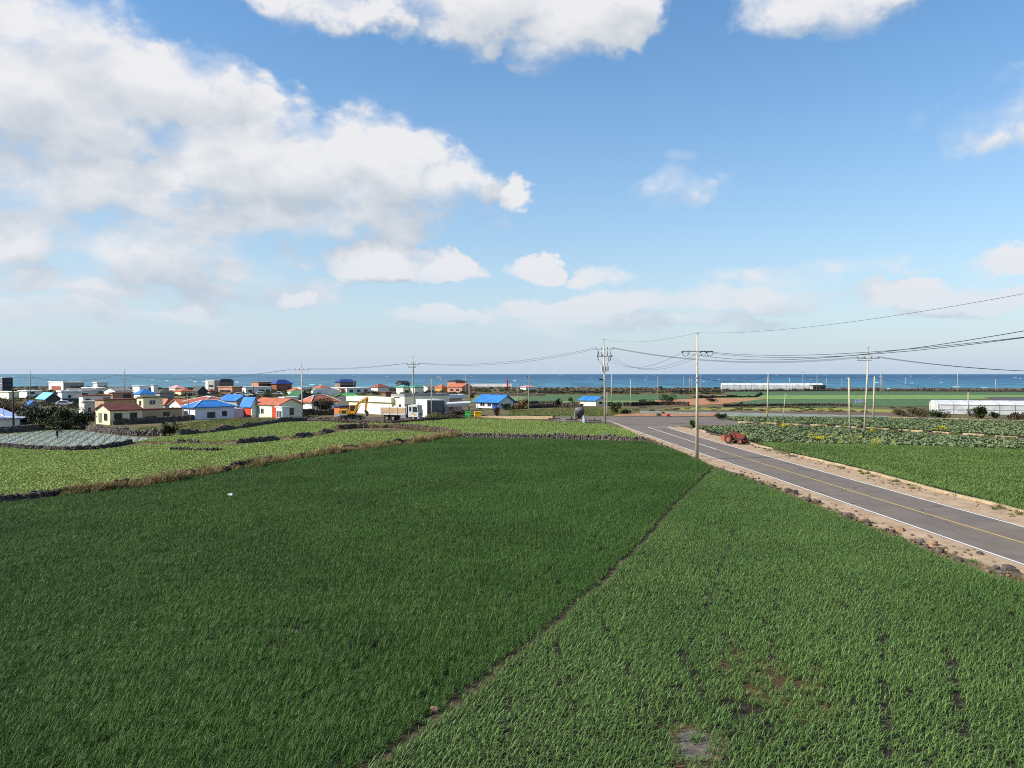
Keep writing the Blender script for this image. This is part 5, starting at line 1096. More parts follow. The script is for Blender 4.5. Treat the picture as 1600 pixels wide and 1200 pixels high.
# --- lone houses
house('blue_roof_house', 'low white and blue house with bright blue gable roof beyond the yard', 780, 638.5, 744, 802, 627.5, w_white, th=44, roof='gl', vr=617.5, rm=r_blue, over=.6, wl=[(.62, .82, .25, .8, 'w', w_grey), (.34, .5, .25, .8, 'w', w_grey), (.0, .3, .0, .98, 'band', w_blue), (.08, .22, .2, .75, 'w', DW)])
house('blue_roof_shed', 'small shed with bright blue roof in the middle fields', 931, 634.5, 906, 946, 625.3, w_cream, th=42, roof='gl', vr=620, rm=r_blue, over=.5, wr=[(.35, .65, .3, .7, 'w', DW)], cat='shed')
house('lattice_roof_house', 'house at the left edge with blue lattice patterned roof', -8, 674, -60, 30, 655, w_white, th=38, roof='hip', vr=636, rm=lattice(), over=.7)
SIMPLE = [
 ('block', 'three storey dark blue glass block by the sea at the left edge', 4, 613, -3, 20, 590.5, w_navy, dict(rm=w_white, over=.15, wl=[(.1, .9, .05, .3, 'w', w_white), (.1, .9, .38, .62, 'w', w_white), (.1, .9, .7, .94, 'w', w_white)], wr=[(.1, .9, .08, .28, 'w', w_navy), (.1, .9, .4, .6, 'w', w_navy), (.1, .9, .7, .9, 'w', w_navy)])),
 ('hall', 'low cream roofed hall in front of the dark blue glass block', 14, 624, -8, 30, 613, w_cream, dict(rm=r_cream)),
 ('hall', 'long white house with a dark blue band at the left', 42, 622, 29, 66, 611, w_white, dict(wr=[(.1, .5, .55, .85, 'band', w_navy), (.6, .7, .2, .5, 'w', DW)])),
 ('cottage', 'cottage with light blue roof in the left village', 72, 632, 57, 94, 623, w_dgrey, dict(roof='gl', vr=614, rm=r_lblue)),
 ('cottage', 'dark house with a red roof end beside the light blue roof', 92, 630, 87, 102, 619, w_dgrey, dict(roof='gl', vr=615.5, rm=r_red)),
 ('hall', 'white parapet house with dark ground floor in the left village', 97, 631, 90, 128, 613, w_white, dict(par=.3, wr=[(.05, .95, .02, .45, 'd', m_dkfr), (.3, .45, .5, .75, 'w', DW)])),
 ('villa', 'modern white house with a wide upper band near the sea', 99, 612, 76, 131, 598, w_white, dict(par=.4, wl=[(.15, .8, .1, .6, 'd', w_brick)], wr=[(.0, 1., .0, .97, 'band', w_grey), (.35, .95, .25, .65, 'w', DW)])),
 ('shed', 'small blue roofed shed above the evergreen shrub', 44, 642, 38, 60, 633.5, w_grey, dict(roof='gl', vr=627, rm=r_blue)),
 ('house', 'long white house with red roof edge left of the yellow house', 130, 646, 123, 174, 619, w_white, dict(roof='flat', rm=r_red, wr=[(.08, .25, .55, .85, 'w', DW), (.7, .95, .6, .9, 'w', DW)])),
 ('house', 'low pale annex below the long white house', 132, 651, 127, 160, 628, wallm('bone', (212, 206, 196)), dict(wr=[(.2, .35, .1, .6, 'd', m_dkfr), (.55, .8, .3, .6, 'w', DW)])),
 ('house', 'brown brick box house beside the thick village pole', 176, 634, 171, 206, 614, w_salm, dict(wr=[(.55, .95, .05, .9, 'd', m_dkfr)])),
 ('villa', 'white castle-like house with crenellations by the sea', 152, 611, 146, 168, 599, w_white, dict(par=.5, wr=[(.2, .4, .4, .7, 'w', DW), (.6, .8, .4, .7, 'w', DW)])),
 ('house', 'house with a blue hipped roof behind the tan upper storey', 219, 625, 209, 243, 616, w_white, dict(roof='hip', vr=607.5, rm=r_blue)),
 ('house', 'white house with two white roof boxes', 218, 615, 207, 232, 603.5, w_white, dict(wr=[(.3, .6, .3, .6, 'w', DW)])),
 ('house', 'small white roof tower house right of the two boxes', 240, 615, 236, 247, 602, w_white, dict()),
 ('house', 'house with a broad grey roof behind the tan upper storey', 250, 623, 240, 272, 614.5, w_grey, dict(roof='hip', vr=607.5, rm=r_dgy)),
 ('house', 'long grey roofed house behind the long white one', 112, 617, 98, 152, 611, w_white, dict(roof='gr', vr=607, rm=r_grey)),
 ('house', 'low house with a flat red roof before the modern villa', 116, 614.5, 103, 136, 609.5, w_white, dict(rm=r_red)),
 ('house', 'grey white roofed house behind the thick village pole', 180, 618, 163, 207, 611, w_white, dict(roof='gr', vr=606, rm=r_grey)),
 ('house', 'house with a pale pink roof near the shore', 274, 611, 264, 288, 606.5, w_white, dict(roof='hip', vr=602, rm=r_pink)),
 ('house', 'yellow walled house with a flat orange roof', 283, 618, 272, 302, 612, w_yel, dict(roof='hip', vr=606.5, rm=r_oran)),
 ('house', 'dark grey roofed house left of the school', 309, 617, 300, 324, 611, w_dgrey, dict(roof='gl', vr=603.5, rm=r_dgy)),
 ('house', 'small low house with a terracotta roof before the school', 328, 616.5, 321, 336, 611.5, w_grey, dict(roof='hip', vr=607.5, rm=r_red)),
 ('hall', 'salmon flat roofed hall before the grey and yellow school', 363, 616, 341, 378, 605.5, w_salm, dict(par=.25, wl=[(.1, .9, .3, .6, 'w', DW)])),
 ('hall', 'long white hall behind the parked cars', 384, 615, 375, 424, 605, w_white, dict(wr=[(.1, .25, .3, .6, 'w', DW), (.5, .7, .3, .6, 'w', DW), (.78, .95, .1, .6, 'd', m_dkfr)])),
 ('house', 'white gabled house with an orange roof right of the tan house', 283, 643, 264.5, 312, 633, w_white, dict(roof='gr', vr=624, rm=r_oran, wl=[(.25, .45, .2, .6, 'w', DW), (.6, .8, .2, .6, 'w', DW)])),
 ('shed', 'tiny orange roofed shed between the tan and the white gabled house', 258, 640, 252, 266, 630, w_grey, dict(roof='gl', vr=624, rm=r_oran)),
 ('house', 'house with a large red hipped roof behind the blue hipped one', 318, 645, 288, 364, 630, w_white, dict(roof='hip', vr=619.5, rm=r_red, over=.5)),
 ('shed', 'grey shed with a blue roof behind the blue hipped house', 370, 645, 344, 392, 625.5, w_grey, dict(roof='gl', vr=617.5, rm=r_blue)),
 ('school_wing', 'brick school wing with a white box on its corner', 404, 611, 393, 428, 597.5, w_salm, dict(wr=[(.0, .9, .25, .8, 'w', w_brick)])),
 ('school_hall', 'brick hall with a blue hipped roof near the sea', 432, 611, 424, 456, 600, w_brick, dict(roof='hip', vr=593, rm=r_navy, over=.6, wr=[(.1, .9, .3, .75, 'w', w_brick)])),
 ('house', 'low house with an orange roof left of the one-crossarm pole', 460, 616, 449, 474, 611, w_white, dict(roof='hip', vr=606, rm=r_oran)),
 ('shed', 'dark green roofed shed behind the white box house', 466, 625, 450, 483, 619, w_dgrey, dict(roof='gl', vr=611, rm=r_dkgr)),
 ('house', 'white house with a red hipped roof by the shore', 500, 612, 489, 516, 606.5, w_white, dict(roof='hip', vr=601.8, rm=r_oran)),
 ('barn', 'grey barrel roofed barn with a white round end', 489, 617.5, 486, 531, 611, w_white, dict(th=20, roof='barrel', vr=607, rm=r_grey)),
 ('house', 'tiny salmon house at the end of the barrel roofed barn', 533, 615, 530, 541, 608, w_salm, dict(rm=r_red)),
 ('block', 'three storey block with a dark blue hipped roof by the sea', 531, 611, 523, 556, 597.5, wallm('taupe', (150, 138, 125)), dict(roof='hip', vr=592.5, rm=r_navy, over=.6, wr=[(.08, .92, .1, .32, 'w', DW), (.08, .92, .45, .68, 'w', DW)])),
 ('house', 'white terrace house below the blue hip roofed block', 542, 615, 518, 580, 606.5, w_white, dict(wr=[(.1, .25, .3, .7, 'w', DW), (.4, .55, .3, .7, 'w', DW), (.7, .85, .1, .7, 'd', m_dkfr)])),
 ('house', 'house with a broad orange hipped roof behind the dark tree', 487, 647, 471, 527, 629, w_white, dict(roof='hip', vr=617.5, rm=r_oran, over=.5, wr=[(.2, .4, .3, .7, 'w', DW)])),
 ('house', 'plain white box house left of the orange hipped roof', 445, 641, 438, 466, 621.5, w_white, dict()),
 ('shed', 'long low green roofed shed behind the warehouse', 545, 627, 524, 562, 620, w_dgrey, dict(roof='gr', vr=615.5, rm=r_green)),
 ('shop', 'small shop with navy roof and orange front behind the excavator', 531, 652, 522, 546, 635.5, wallm('shop_orange', (205, 125, 85)), dict(roof='flat', rm=r_navy, wr=[(.1, .9, .1, .7, 'd', m_dkfr)])),
 ('house', 'brown roof box on the skyline over the warehouse', 603, 637, 596, 612, 613, wallm('roofbrown', (140, 105, 88)), dict()),
 ('house', 'white seaside house with a red roof above the warehouse', 590, 613, 579, 608, 605.5, w_white, dict(roof='hip', vr=600, rm=r_red)),
 ('house', 'black clad house above the tall pole behind the truck', 627, 610, 619, 640, 599, w_dgrey, dict(roof='gr', vr=595.5, rm=r_blk)),
 ('house', 'cream house with teal roof, left of the grey tall pole', 630, 616, 619, 642, 605.5, w_cream, dict(roof='hip', vr=601, rm=r_teal, wr=[(.2, .7, .2, .6, 'd', m_dkfr)])),
 ('house', 'cream house with teal roof, right of the grey tall pole', 648, 616, 640, 662, 605.5, w_cream, dict(roof='hip', vr=600.8, rm=r_teal)),
 ('house', 'white low terrace between the teal roofs and the orange house', 668, 612, 655, 684, 605, w_white, dict(roof='gr', vr=602, rm=r_grey)),
 ('house', 'orange walled house with orange roof near the shore', 690, 612.5, 680, 700, 606, w_gold, dict(roof='hip', vr=600.5, rm=r_oran)),
 ('house', 'large salmon house with broad orange roof by the shore', 722, 613, 699, 737, 604.5, w_salm, dict(roof='gl', vr=599.5, rm=r_oran, wl=[(.2, .4, .2, .6, 'w', DW), (.6, .8, .2, .6, 'w', DW)])),
 ('house', 'salmon two storey house with dark roof behind the orange one', 712, 610, 699, 729, 596.5, w_salm, dict(roof='hip', vr=593, rm=r_blk)),
 ('house', 'little white seaside house right of the red light tower', 822, 609.5, 813, 837, 605, w_white, dict(roof='hip', vr=602, rm=r_pink)),
 ('house', 'white low roofs behind the white house with dark ground floor', 150, 613, 128, 165, 607, w_white, dict(par=.2)),
 ('house', 'white long house by the shore before the brick hall', 470, 611, 455, 492, 605.5, w_white, dict()),
]
for (nm, lab, uc, vb, ul, ur, vt, wm, kw) in SIMPLE:
    house(nm, lab, uc, vb, ul, ur, vt, wm, cat='shed' if nm in ('shed', 'barn') else 'house', **kw)
sc_ = empty('school', G(335, 616), 'grey and yellow school block with a dark curved roof near the sea', 'school')
blk(sc_, 335, 615, 321, 343, 594.5, w_grey, 48, 'flat', None, w_white, .1, wl=[(.75, .98, .02, .98, 'band', w_white), (.1, .6, .2, .35, 'w', DW), (.1, .6, .5, .65, 'w', DW)])
blk(sc_, 336.5, 614.5, 334, 343, 595.5, w_gold, 48)
blk(sc_, 343, 614, 340, 365, 595, w_dgrey, 48, 'barrel', 592, r_blk, wr=[(.05, .3, .1, .85, 'w', w_grey), (.35, .62, .1, .85, 'w', w_grey), (.67, .95, .1, .85, 'w', w_grey)])

# --- greenhouses
m_film = mat('greenhouse_film', (.55, .56, .55), .5, .2, .5, bump=.05, bscale=1.2)
def greenhouse(label, u0, u1, vb, vt, vseam, th, depth, ribs=True):
    P_ = G(u0, vb); Q = G(u1, vb); 
    d = (Q - P_); L_ = d.length; a = math.atan2(d.y, d.x) + R(th); h1 = zat(vseam, P_.y); h2 = zat(vt, P_.y)
    root = empty('greenhouse', P_, label, 'greenhouse'); root.rotation_euler = (0, 0, a)
    n = 7; sp = 3 if depth > 15 else 1; bw = depth / sp
    MB().box(0, .02, 0, L_, depth, h1).build('side_film', m_film, root)
    for s in range(sp):
        prof = [(s * bw + bw / 2 - (bw / 2 - .02) * math.cos(math.pi * i / n), h1 + .01 + (h2 - h1) * math.sin(math.pi * i / n)) for i in range(n + 1)]
        MB().extrude(prof, 'x', .05, L_ - .05).build('roof_film', m_film, root, smooth=False)
    for i in range(int(L_ / 3) + 1):
        x = min(L_ - .05, i * 3 + .05); MB().box(x - .04, -.05, 0, x + .04, .015, h1 + .1).build('post', m_steel, root)
        MB().path([(x, bw / 2 - (bw / 2 + .02) * math.cos(math.pi * j / 8), h1 + .02 + (h2 - h1 + .02) * math.sin(math.pi * j / 8)) for j in range(9)], .035, 4).build('hoop', m_steel, root)
    MB().box(0, -.06, h1 - .08, L_, -.052, h1 + .02).build('gutter', m_steel, root)
    MB().box(0, -.06, h1 * .45, L_, -.052, h1 * .45 + .07).build('side_rail', m_steel, root)
    return root
greenhouse('long white greenhouse at the far end of the green fields', 1128, 1278, 610.3, 598.5, 602.2, -10, 7)
gh = greenhouse('big white greenhouse at the right edge', 1466, 1790, 646.5, 626, 632, -17, 9)
house('pump_house', 'dark open end building of the far greenhouse', 1270, 611, 1266, 1291, 602, w_grey, th=10, wr=[(.05, .45, .05, .8, 'd', m_dkfr), (.55, .9, .05, .8, 'd', m_dkfr)], rm=r_grey, cat='shed')
# breakwater with red light tower, stone beacons
bw_ = empty('breakwater', G(735, 607), 'long white breakwater wall by the sea', 'breakwater')
p0 = G(735, 607.5); L_ = 66 * p0.y / F
MB().box(0, 0, 0, L_, 5, 1.3).build('base', wallm('quay', (200, 190, 172)), bw_); MB().box(0, 1.4, 1.303, L_, 2.3, 2.9).build('parapet', w_white, bw_)
lt = empty('light_tower', G(793, 607), 'thin red harbour light tower by the breakwater', 'lighthouse')
m_lr = mat('light_tower_red', S(190, 40, 50), .5, .08); MB().lathe([(.9, 0), (.9, 1.2), (.55, 1.3), (.42, 4.2), (.75, 4.3), (.75, 4.5), (.35, 4.5)], n=12).build('tower', m_lr, lt); MB().lathe([(.3, 4.5), (.3, 5.3), (.4, 5.35), (.05, 5.8)], n=10).build('lantern', m_lr, lt)
for (u, vb, w_, h_, lab) in ((1031.5, 612.5, 6.5, 9, 'squat round stone beacon tower by the shore'), (1046, 612, 3.5, 6, 'small dark stone cairn right of the beacon tower'), (1083.5, 613, 5, 5, 'low dark stone stack left of the nearest pole'), (1112, 612.5, 5, 4, 'low stone stack before the far greenhouse')):
    p = G(u, vb); k = p.y / F; rt = empty('stone_beacon', p, lab, 'beacon'); w2, h2 = w_ * k / 2, h_ * k
    MB().lathe([(w2 * 1.05, -.2), (w2, h2 * .5), (w2 * .92, h2 * .9), (w2 * .98, h2), (w2 * .5, h2)], n=14).build('drum', m_basb, rt); MB().lathe([(w2 * 1.0, h2 * .9), (w2 * 1.03, h2 * .95), (w2 * 1.0, h2 * .99)], n=14).build('rim', m_bas, rt)
# lean-to, bins, timber heap
lean = empty('lean_to', G(694, 651), 'open lean-to with a pale tin roof beside the container', 'lean-to'); k = lean.location.y / F
Tl = Matrix.Rotation(R(6), 4, 'Z')
MB().extrude([(0, 2.0), (40 * k, 2.2), (42 * k, 2.9), (4 * k, 2.7)], 'y', 0, .06, Tl).build('fascia', m_steel, lean)
MB().add([Tl @ Vector(v) for v in ((0, 0, 2.02), (41 * k, 0, 2.2), (43 * k, 5, 3.0), (6 * k, 5, 2.8), (0, 0, 2.1), (41 * k, 0, 2.28), (43 * k, 5, 3.08), (6 * k, 5, 2.88))], [(0, 3, 2, 1), (4, 5, 6, 7), (0, 1, 5, 4), (1, 2, 6, 5), (2, 3, 7, 6), (3, 0, 4, 7)]).build('tin_roof', mat('tin', (.5, .52, .53), .5, .15, 1.), lean)
for x, y, z in ((.1, .1, 2.), (20 * k, .1, 2.1), (40 * k, .1, 2.15), (40 * k, 4.8, 2.9), (7 * k, 4.8, 2.75)): MB().box(x - .05, y - .05, 0, x + .05, y + .05, z, Tl).build('post', m_wood, lean)
def crate(name, label, u, vb, w_, d_, h_, m, rz):
    rt = empty(name, G(u, vb), label, 'bin', rz=rz)
    MB().extrude([(-w_ * .46, .15), (w_ * .46, .15), (w_ / 2, h_), (-w_ / 2, h_)], 'y', -d_ / 2, d_ / 2).build('body', m, rt, bevel=.04); MB().box(-w_ * .54, -d_ * .54, h_ + .003, w_ * .54, d_ * .54, h_ + .12).build('rim', m, rt, bevel=.03)
    for x in (-.35, .35):
        for y in (-.35, .35): MB().box(w_ * x - .1, d_ * y - .1, 0, w_ * x + .1, d_ * y + .1, .148).build('foot', m_steel, rt)
crate('green_bin', 'bright green plastic bin under the lean-to edge', 731, 653.5, 1.1, .9, 1.2, mat('bin_green', S(90, 225, 90), .5, .05), .1)
crate('yellow_crate', 'bright yellow crate on the yard right of the green bin', 746.5, 652, 1.4, 1.1, 1.05, mat('crate_yellow', S(245, 190, 20), .5, .05), .15)
hp = empty('timber_heap', G(708, 655), 'heap of grey brown logs and rubble left of the green bin', 'heap'); rr2 = random.Random(11)
for i in range(60):
    a = rr2.uniform(0, 6.28); p = Vector((rr2.uniform(-2, 2.2), rr2.uniform(-.8, .8), 0)); hh = max(.1, 1.2 - abs(p.x) * .45); p.z = rr2.uniform(.05, hh); d = Vector((math.cos(a), math.sin(a) * .6, rr2.uniform(-.25, .25))) * rr2.uniform(.5, .9)
    MB().tube(p - d, p + d, rr2.uniform(.05, .1), None, 6).build('log', m_bark if i % 3 else m_basb, hp)

# ================================================================ vehicles and machines
m_tyre = mat('tyre', (.025, .024, .023), .85, .2, 6); m_dust = mat('dusty_rim', (.32, .26, .2), .7, .1)
m_yell = mat('machine_yellow', S(226, 158, 34), .55, .2, 2); m_dk = mat('machine_dark', (.035, .035, .037), .6, .1); m_vwhite = mat('vehicle_white', (.62, .62, .59), .45, .12, 1.5, spec=.4)
m_tan = mat('tipper_tan', S(214, 178, 130), .7, .12); m_vglass = mat('vehicle_glass', (.03, .045, .06), .08, .1, spec=.7); m_or = mat('stripe_orange', S(225, 150, 60), .5, .05)
m_red = mat('tractor_red', S(118, 46, 34), .7, .35, 4); m_rr = mat('tractor_rim', S(158, 84, 58), .75, .3, 4); m_rusty = mat('rusty_iron', (.12, .06, .04), .85, .3, 5)
def wheel(root, c, r_, w_, rim=m_dust, name='wheel'):
    """axle along y"""
    c = Vector(c); n = 18; prof = [(r_ * .55, -w_ / 2), (r_ * .9, -w_ / 2), (r_, -w_ * .32), (r_, w_ * .32), (r_ * .9, w_ / 2), (r_ * .55, w_ / 2)]
    vs = [c + Vector((q * math.cos(2 * math.pi * i / n), y, q * math.sin(2 * math.pi * i / n))) for q, y in prof for i in range(n)]; m_ = len(prof)
    t = MB().add(vs, [(j * n + i, j * n + (i + 1) % n, ((j + 1) % m_) * n + (i + 1) % n, ((j + 1) % m_) * n + i) for j in range(m_) for i in range(n)]).build(name, m_tyre, root)
    b = MB()
    for s in (-1, 1):
        y0 = c.y + s * w_ * .3; b.tube((c.x, y0 - .02, c.z), (c.x, y0 + .02, c.z), r_ * .56, r_ * .56, 16); b.tube((c.x, y0, c.z), (c.x, y0 + s * w_ * .14, c.z), r_ * .22, r_ * .16, 10)
    b.build('rim', rim, t); return t
def lying(label, name, u, v, heading, cat): return empty(name, G(u, v), label, cat, rz=R(heading))
# --- dump truck (x forward)
tk = lying('white dump truck with a tan tipper body before the warehouse', 'dump_truck', 628, 657.3, -14, 'truck')
MB().box(-3.6, -.45, .75, 3.4, .45, 1.05).build('chassis', m_dk, tk)
MB().extrude([(-3.75, 1.2), (1.35, 1.2), (1.45, 1.35), (1.45, 2.75), (1.1, 2.75), (1.1, 2.6), (-3.75, 2.6), (-4.0, 2.45), (-4.0, 1.35)], 'y', -1.2, 1.2).build('tipper_bed', m_vwhite, tk, bevel=.03)
for s in (-1, 1):
    for i in range(3): MB().box(-3.6 + i * 1.6, s * 1.203, 1.55, -3.6 + i * 1.6 + 1.5, s * 1.25, 2.5).build('side_board', m_tan, tk)
    for i in range(4): MB().box(-3.7 + i * 1.6, s * 1.2, 1.25, -3.62 + i * 1.6, s * 1.29, 2.62).build('bed_rib', m_vwhite, tk)
cab = MB().extrude([(1.75, .75), (3.75, .75), (3.85, 1.7), (3.62, 2.95), (3.4, 3.1), (1.75, 3.1)], 'y', -1.2, 1.2).build('cab', m_vwhite, tk, bevel=.06)
MB().extrude([(3.84, 1.78), (3.88, 1.8), (3.68, 2.85), (3.64, 2.85)], 'y', -1.05, 1.05).build('windscreen', m_vglass, cab)
for s in (-1, 1):
    MB().extrude([(2.65, 1.75), (3.6, 1.75), (3.45, 2.75), (2.65, 2.75)], 'y', s * 1.205, s * 1.23).build('side_window', m_vglass, cab)
    MB().box(1.95, s * 1.205, 1.9, 2.35, s * 1.23, 2.7).build('side_window', m_vglass, cab)
    MB().extrude([(2.3, 1.55), (3.3, 1.0), (3.55, 1.0), (2.7, 1.6)], 'y', s * 1.205, s * 1.225).build('stripe', m_or, cab)
    MB().box(3.5, s * 1.3, 1.9, 3.58, s * 1.5, 2.6).build('mirror', m_dk, cab)
    MB().box(3.76, s * .95 - .18, .85, 3.84, s * .95 + .18, 1.1).build('headlight', mat('lamp_glass', (.6, .6, .58), .1, .02), cab)
MB().box(3.76, -.7, 1.15, 3.86, .7, 1.45).build('grille', m_dk, cab); MB().box(3.6, -1.2, .45, 3.95, 1.2, .75).build('bumper', mat('bumper_grey', (.4, .4, .4), .5), tk)
MB().box(1.5, -1.1, 1.1, 1.72, 1.1, 3.2).build('cab_guard', m_dk, tk); MB().box(.2, -1.15, .55, 1.3, -.7, 1.1).build('fuel_tank', m_steel, tk); MB().box(.2, .7, .55, 1.3, 1.15, 1.1).build('tool_box', m_steel, tk)
for x in (-2.7, -1.4, 2.65):
    for y in (-1.0, 1.0): wheel(tk, (x, y, .52), .52, .34)
# --- wheeled excavator
ex = lying('yellow wheeled excavator with raised boom beside the dump truck', 'excavator', 549, 658.5, 4, 'excavator')
MB().box(-2.1, -.6, .75, 2.1, .6, 1.15).build('undercarriage', m_dk, ex); MB().box(1.9, -1.2, .5, 2.5, 1.2, .75).build('dozer_blade', mat('mud_iron', (.12, .085, .065), .9, .2), ex)
for x in (-1.35, 1.35):
    for y in (-.95, .95): wheel(ex, (x, y, .52), .52, .4)
up = MB().lathe([(.55, 1.15), (.7, 1.17), (.7, 1.35), (.55, 1.37)], n=16).build('slew_ring', m_dk, ex)
MB().extrude([(-2.15, 1.5), (-2.0, 1.4), (.9, 1.4), (.9, 1.75), (-.6, 1.95), (-.7, 2.35), (-2.1, 2.35), (-2.3, 2.1)], 'y', -1.2, 1.2).build('engine_housing', m_yell, ex, bevel=.06)
MB().box(-1.6, -1.22, 1.6, -.9, -1.205, 2.1).build('side_grille', m_dk, ex)
cb = MB().extrude([(-.35, 1.76), (1.0, 1.76), (1.1, 2.3), (.8, 3.1), (-.35, 3.1)], 'y', .15, 1.18).build('cab', m_yell, ex, bevel=.05)
for y in (.13, 1.185): MB().extrude([(-.22, 2.0), (.92, 2.0), (1.0, 2.3), (.74, 2.98), (-.22, 2.98)], 'y', y, y + .015).build('cab_window', m_vglass, cb)
MB().extrude([(1.03, 1.95), (1.06, 1.95), (1.13, 2.3), (.85, 3.0), (.82, 3.0), (1.1, 2.3)], 'y', .25, 1.08).build('cab_window', m_vglass, cb)
bm_ = MB().extrude([(.4, 1.6), (.75, 1.55), (1.55, 3.25), (3.0, 4.15), (2.85, 4.45), (1.25, 3.6), (.95, 3.2)], 'y', -.32, .02).build('boom', m_yell, ex, bevel=.03)
MB().tube((.9, -.15, 1.75), (1.75, -.15, 3.1), .09, .06, 8).build('hydraulic_ram', m_steel, bm_)
sk = MB().extrude([(2.75, 4.5), (3.1, 4.65), (3.25, 4.3), (2.75, 2.05), (2.5, 2.05)], 'y', -.26, -.04).build('stick', m_yell, ex, bevel=.03)
MB().tube((1.7, -.15, 4.0), (2.85, -.15, 4.6), .08, .06, 8).build('hydraulic_ram', m_steel, sk)
MB().extrude([(2.45, 2.1), (2.85, 2.1), (3.25, 1.6), (3.1, 1.05), (2.75, .95), (2.85, 1.35), (2.6, 1.7)], 'y', -.65, .35).build('bucket', m_dk, ex, bevel=.02)
# --- red tractor with a trailed tiller (x forward)
tr = lying('red tractor parked on the sandy shoulder by the cabbages', 'tractor', 1149, 693.2, -52, 'tractor'); tr.scale = (.92, .92, .92)
hood = MB().extrude([(.15, .75), (1.55, .7), (1.6, 1.25), (1.45, 1.32), (.15, 1.38)], 'y', -.36, .36).build('hood', m_red, tr, bevel=.05)
MB().box(1.602, -.28, .8, 1.64, .28, 1.2).build('grille', m_dk, hood)
for s in (-1, 1): MB().box(1.6, s * .27 - .06, 1.08, 1.66, s * .27 + .06, 1.2).build('headlight', mat('lamp_glass', None), hood)
MB().box(-.7, -.3, .5, 1.3, .3, .8).build('gearbox', m_dk, tr); MB().box(1.3, -.4, .4, 1.75, .4, .65).build('front_weight', m_red, tr)
MB().tube((1.0, .22, 1.35), (1.0, .22, 2.15), .035, .035, 6).build('exhaust', m_steel, tr)
for s in (-1, 1):
    MB().extrude([(-1.25, .75), (-1.1, 1.15), (-.75, 1.35), (-.3, 1.25), (-.05, .85), (-.15, .8), (-.4, 1.12), (-.75, 1.2), (-1.05, 1.02), (-1.15, .7)], 'y', s * .48, s * .85).build('mudguard', m_red, tr)
    wheel(tr, (-.65, s * .68, .62), .62, .34, m_rr, 'rear_wheel'); wheel(tr, (1.2, s * .58, .4), .4, .24, m_rr, 'front_wheel')
st = MB().box(-.85, -.25, .95, -.4, .25, 1.05).build('seat', m_dk, tr, bevel=.03); MB().box(-.92, -.25, 1.0, -.82, .25, 1.4).build('backrest', m_dk, st, bevel=.03)
MB().tube((.1, 0, 1.3), (-.15, 0, 1.52), .025, .025, 6).build('steering_column', m_dk, tr); MB().lathe([(.2, -.015), (.22, 0), (.2, .015), (.17, 0)], (-.17, 0, 1.54), 14).build('steering_wheel', m_dk, tr)
MB().extrude([(.1, .85), (.45, .85), (-.05, 1.75), (-.35, 1.7)], 'y', -.52, -.4).build('loader_arm', m_red, tr); MB().extrude([(.1, .85), (.45, .85), (-.05, 1.75), (-.35, 1.7)], 'y', .4, .52).build('loader_arm', m_red, tr)
tl = lying('red rotary tiller trailed behind the parked tractor', 'rotary_tiller', 1136.5, 688.5, -52, 'tiller')
MB().extrude([(-.4, .3), (.35, .35), (.3, .75), (-.1, .85), (-.4, .65)], 'y', -.75, .75).build('hood', m_red, tl, bevel=.04)
for s in (-1, 1): MB().tube((0, s * .78, .4), (0, s * .9, .4), .36, .36, 14).build('side_disc', m_rr, tl)
MB().box(.3, -.25, .5, .95, .25, .62).build('drawbar', m_dk, tl)
# --- implements parked at the junction
def cultivator(label, u, v, heading, L_, tines, hgt, m1, m2):
    o = lying(label, 'cultivator', u, v, heading, 'implement')
    for y in (-.45, .45): MB().box(-L_ / 2, y - .05, hgt * .6, L_ / 2, y + .05, hgt * .6 + .1).build('beam', m1, o)
    for x in (-L_ / 2 + .1, 0, L_ / 2 - .1): MB().box(x - .05, -.4, hgt * .6 + .101, x + .05, .4, hgt * .6 + .2).build('cross_beam', m1, o)
    for i in range(tines):
        x = -L_ / 2 + (i + .5) * L_ / tines; y = -.45 if i % 2 else .45
        MB().path([(x, y, hgt * .6), (x + .12, y, hgt * .75), (x + .3, y, hgt * .45), (x + .15, y, .15), (x - .1, y, .0)], .05, 5).build('tine', m2, o)
    MB().extrude([(-.25, hgt * .6 + .2), (.25, hgt * .6 + .2), (.05, hgt * 1.35), (-.05, hgt * 1.35)], 'y', -.05, .05).build('hitch', m1, o); return o
cultivator('rusty red cultivator at the left of the parked implements', 866, 659.3, 6, 2.2, 7, .95, m_rusty, m_rusty)
cultivator('black spring-tine cultivator just left of the grey spreader', 893, 660, 0, 2.0, 6, .8, m_dk, m_rusty)
cultivator('dark plough frame between the grey spreader and the transformer pole', 929, 660.2, -8, 2.4, 4, .6, m_dk, m_dk)
sp = lying('grey conical hopper spreader with a rounded lid at the junction', 'hopper_spreader', 905.5, 660, 10, 'spreader')
m_hop = mat('hopper_grey', S(112, 110, 106), .6, .15, 3); m_hopd = mat('hopper_dark', (.06, .06, .062), .6, .15)
MB().lathe([(.22, .75), (.3, .95), (.85, 1.75), (.92, 2.15), (.9, 2.2)], n=18).build('cone', m_hopd, sp, smooth=True); MB().lathe([(.93, 2.2), (.96, 2.25), (.8, 2.6), (.45, 2.8), (.05, 2.85)], n=18).build('lid', m_hop, sp, smooth=True)
MB().extrude([(-.95, .4), (-.72, .4), (-.6, 1.9), (-.95, 2.1)], 'y', -.5, .5).build('side_panel', m_hop, sp)
for x, y in ((-.7, -.6), (.7, -.6), (-.7, .6), (.7, .6)): MB().tube((x, y, 0), (x * .9, y * .9, 1.85), .05, .05, 6).build('leg', m_rusty, sp)
for y in (-.6, .6): MB().box(-.8, y - .05, .7, .8, y + .05, .82).build('frame_bar', m_red, sp)
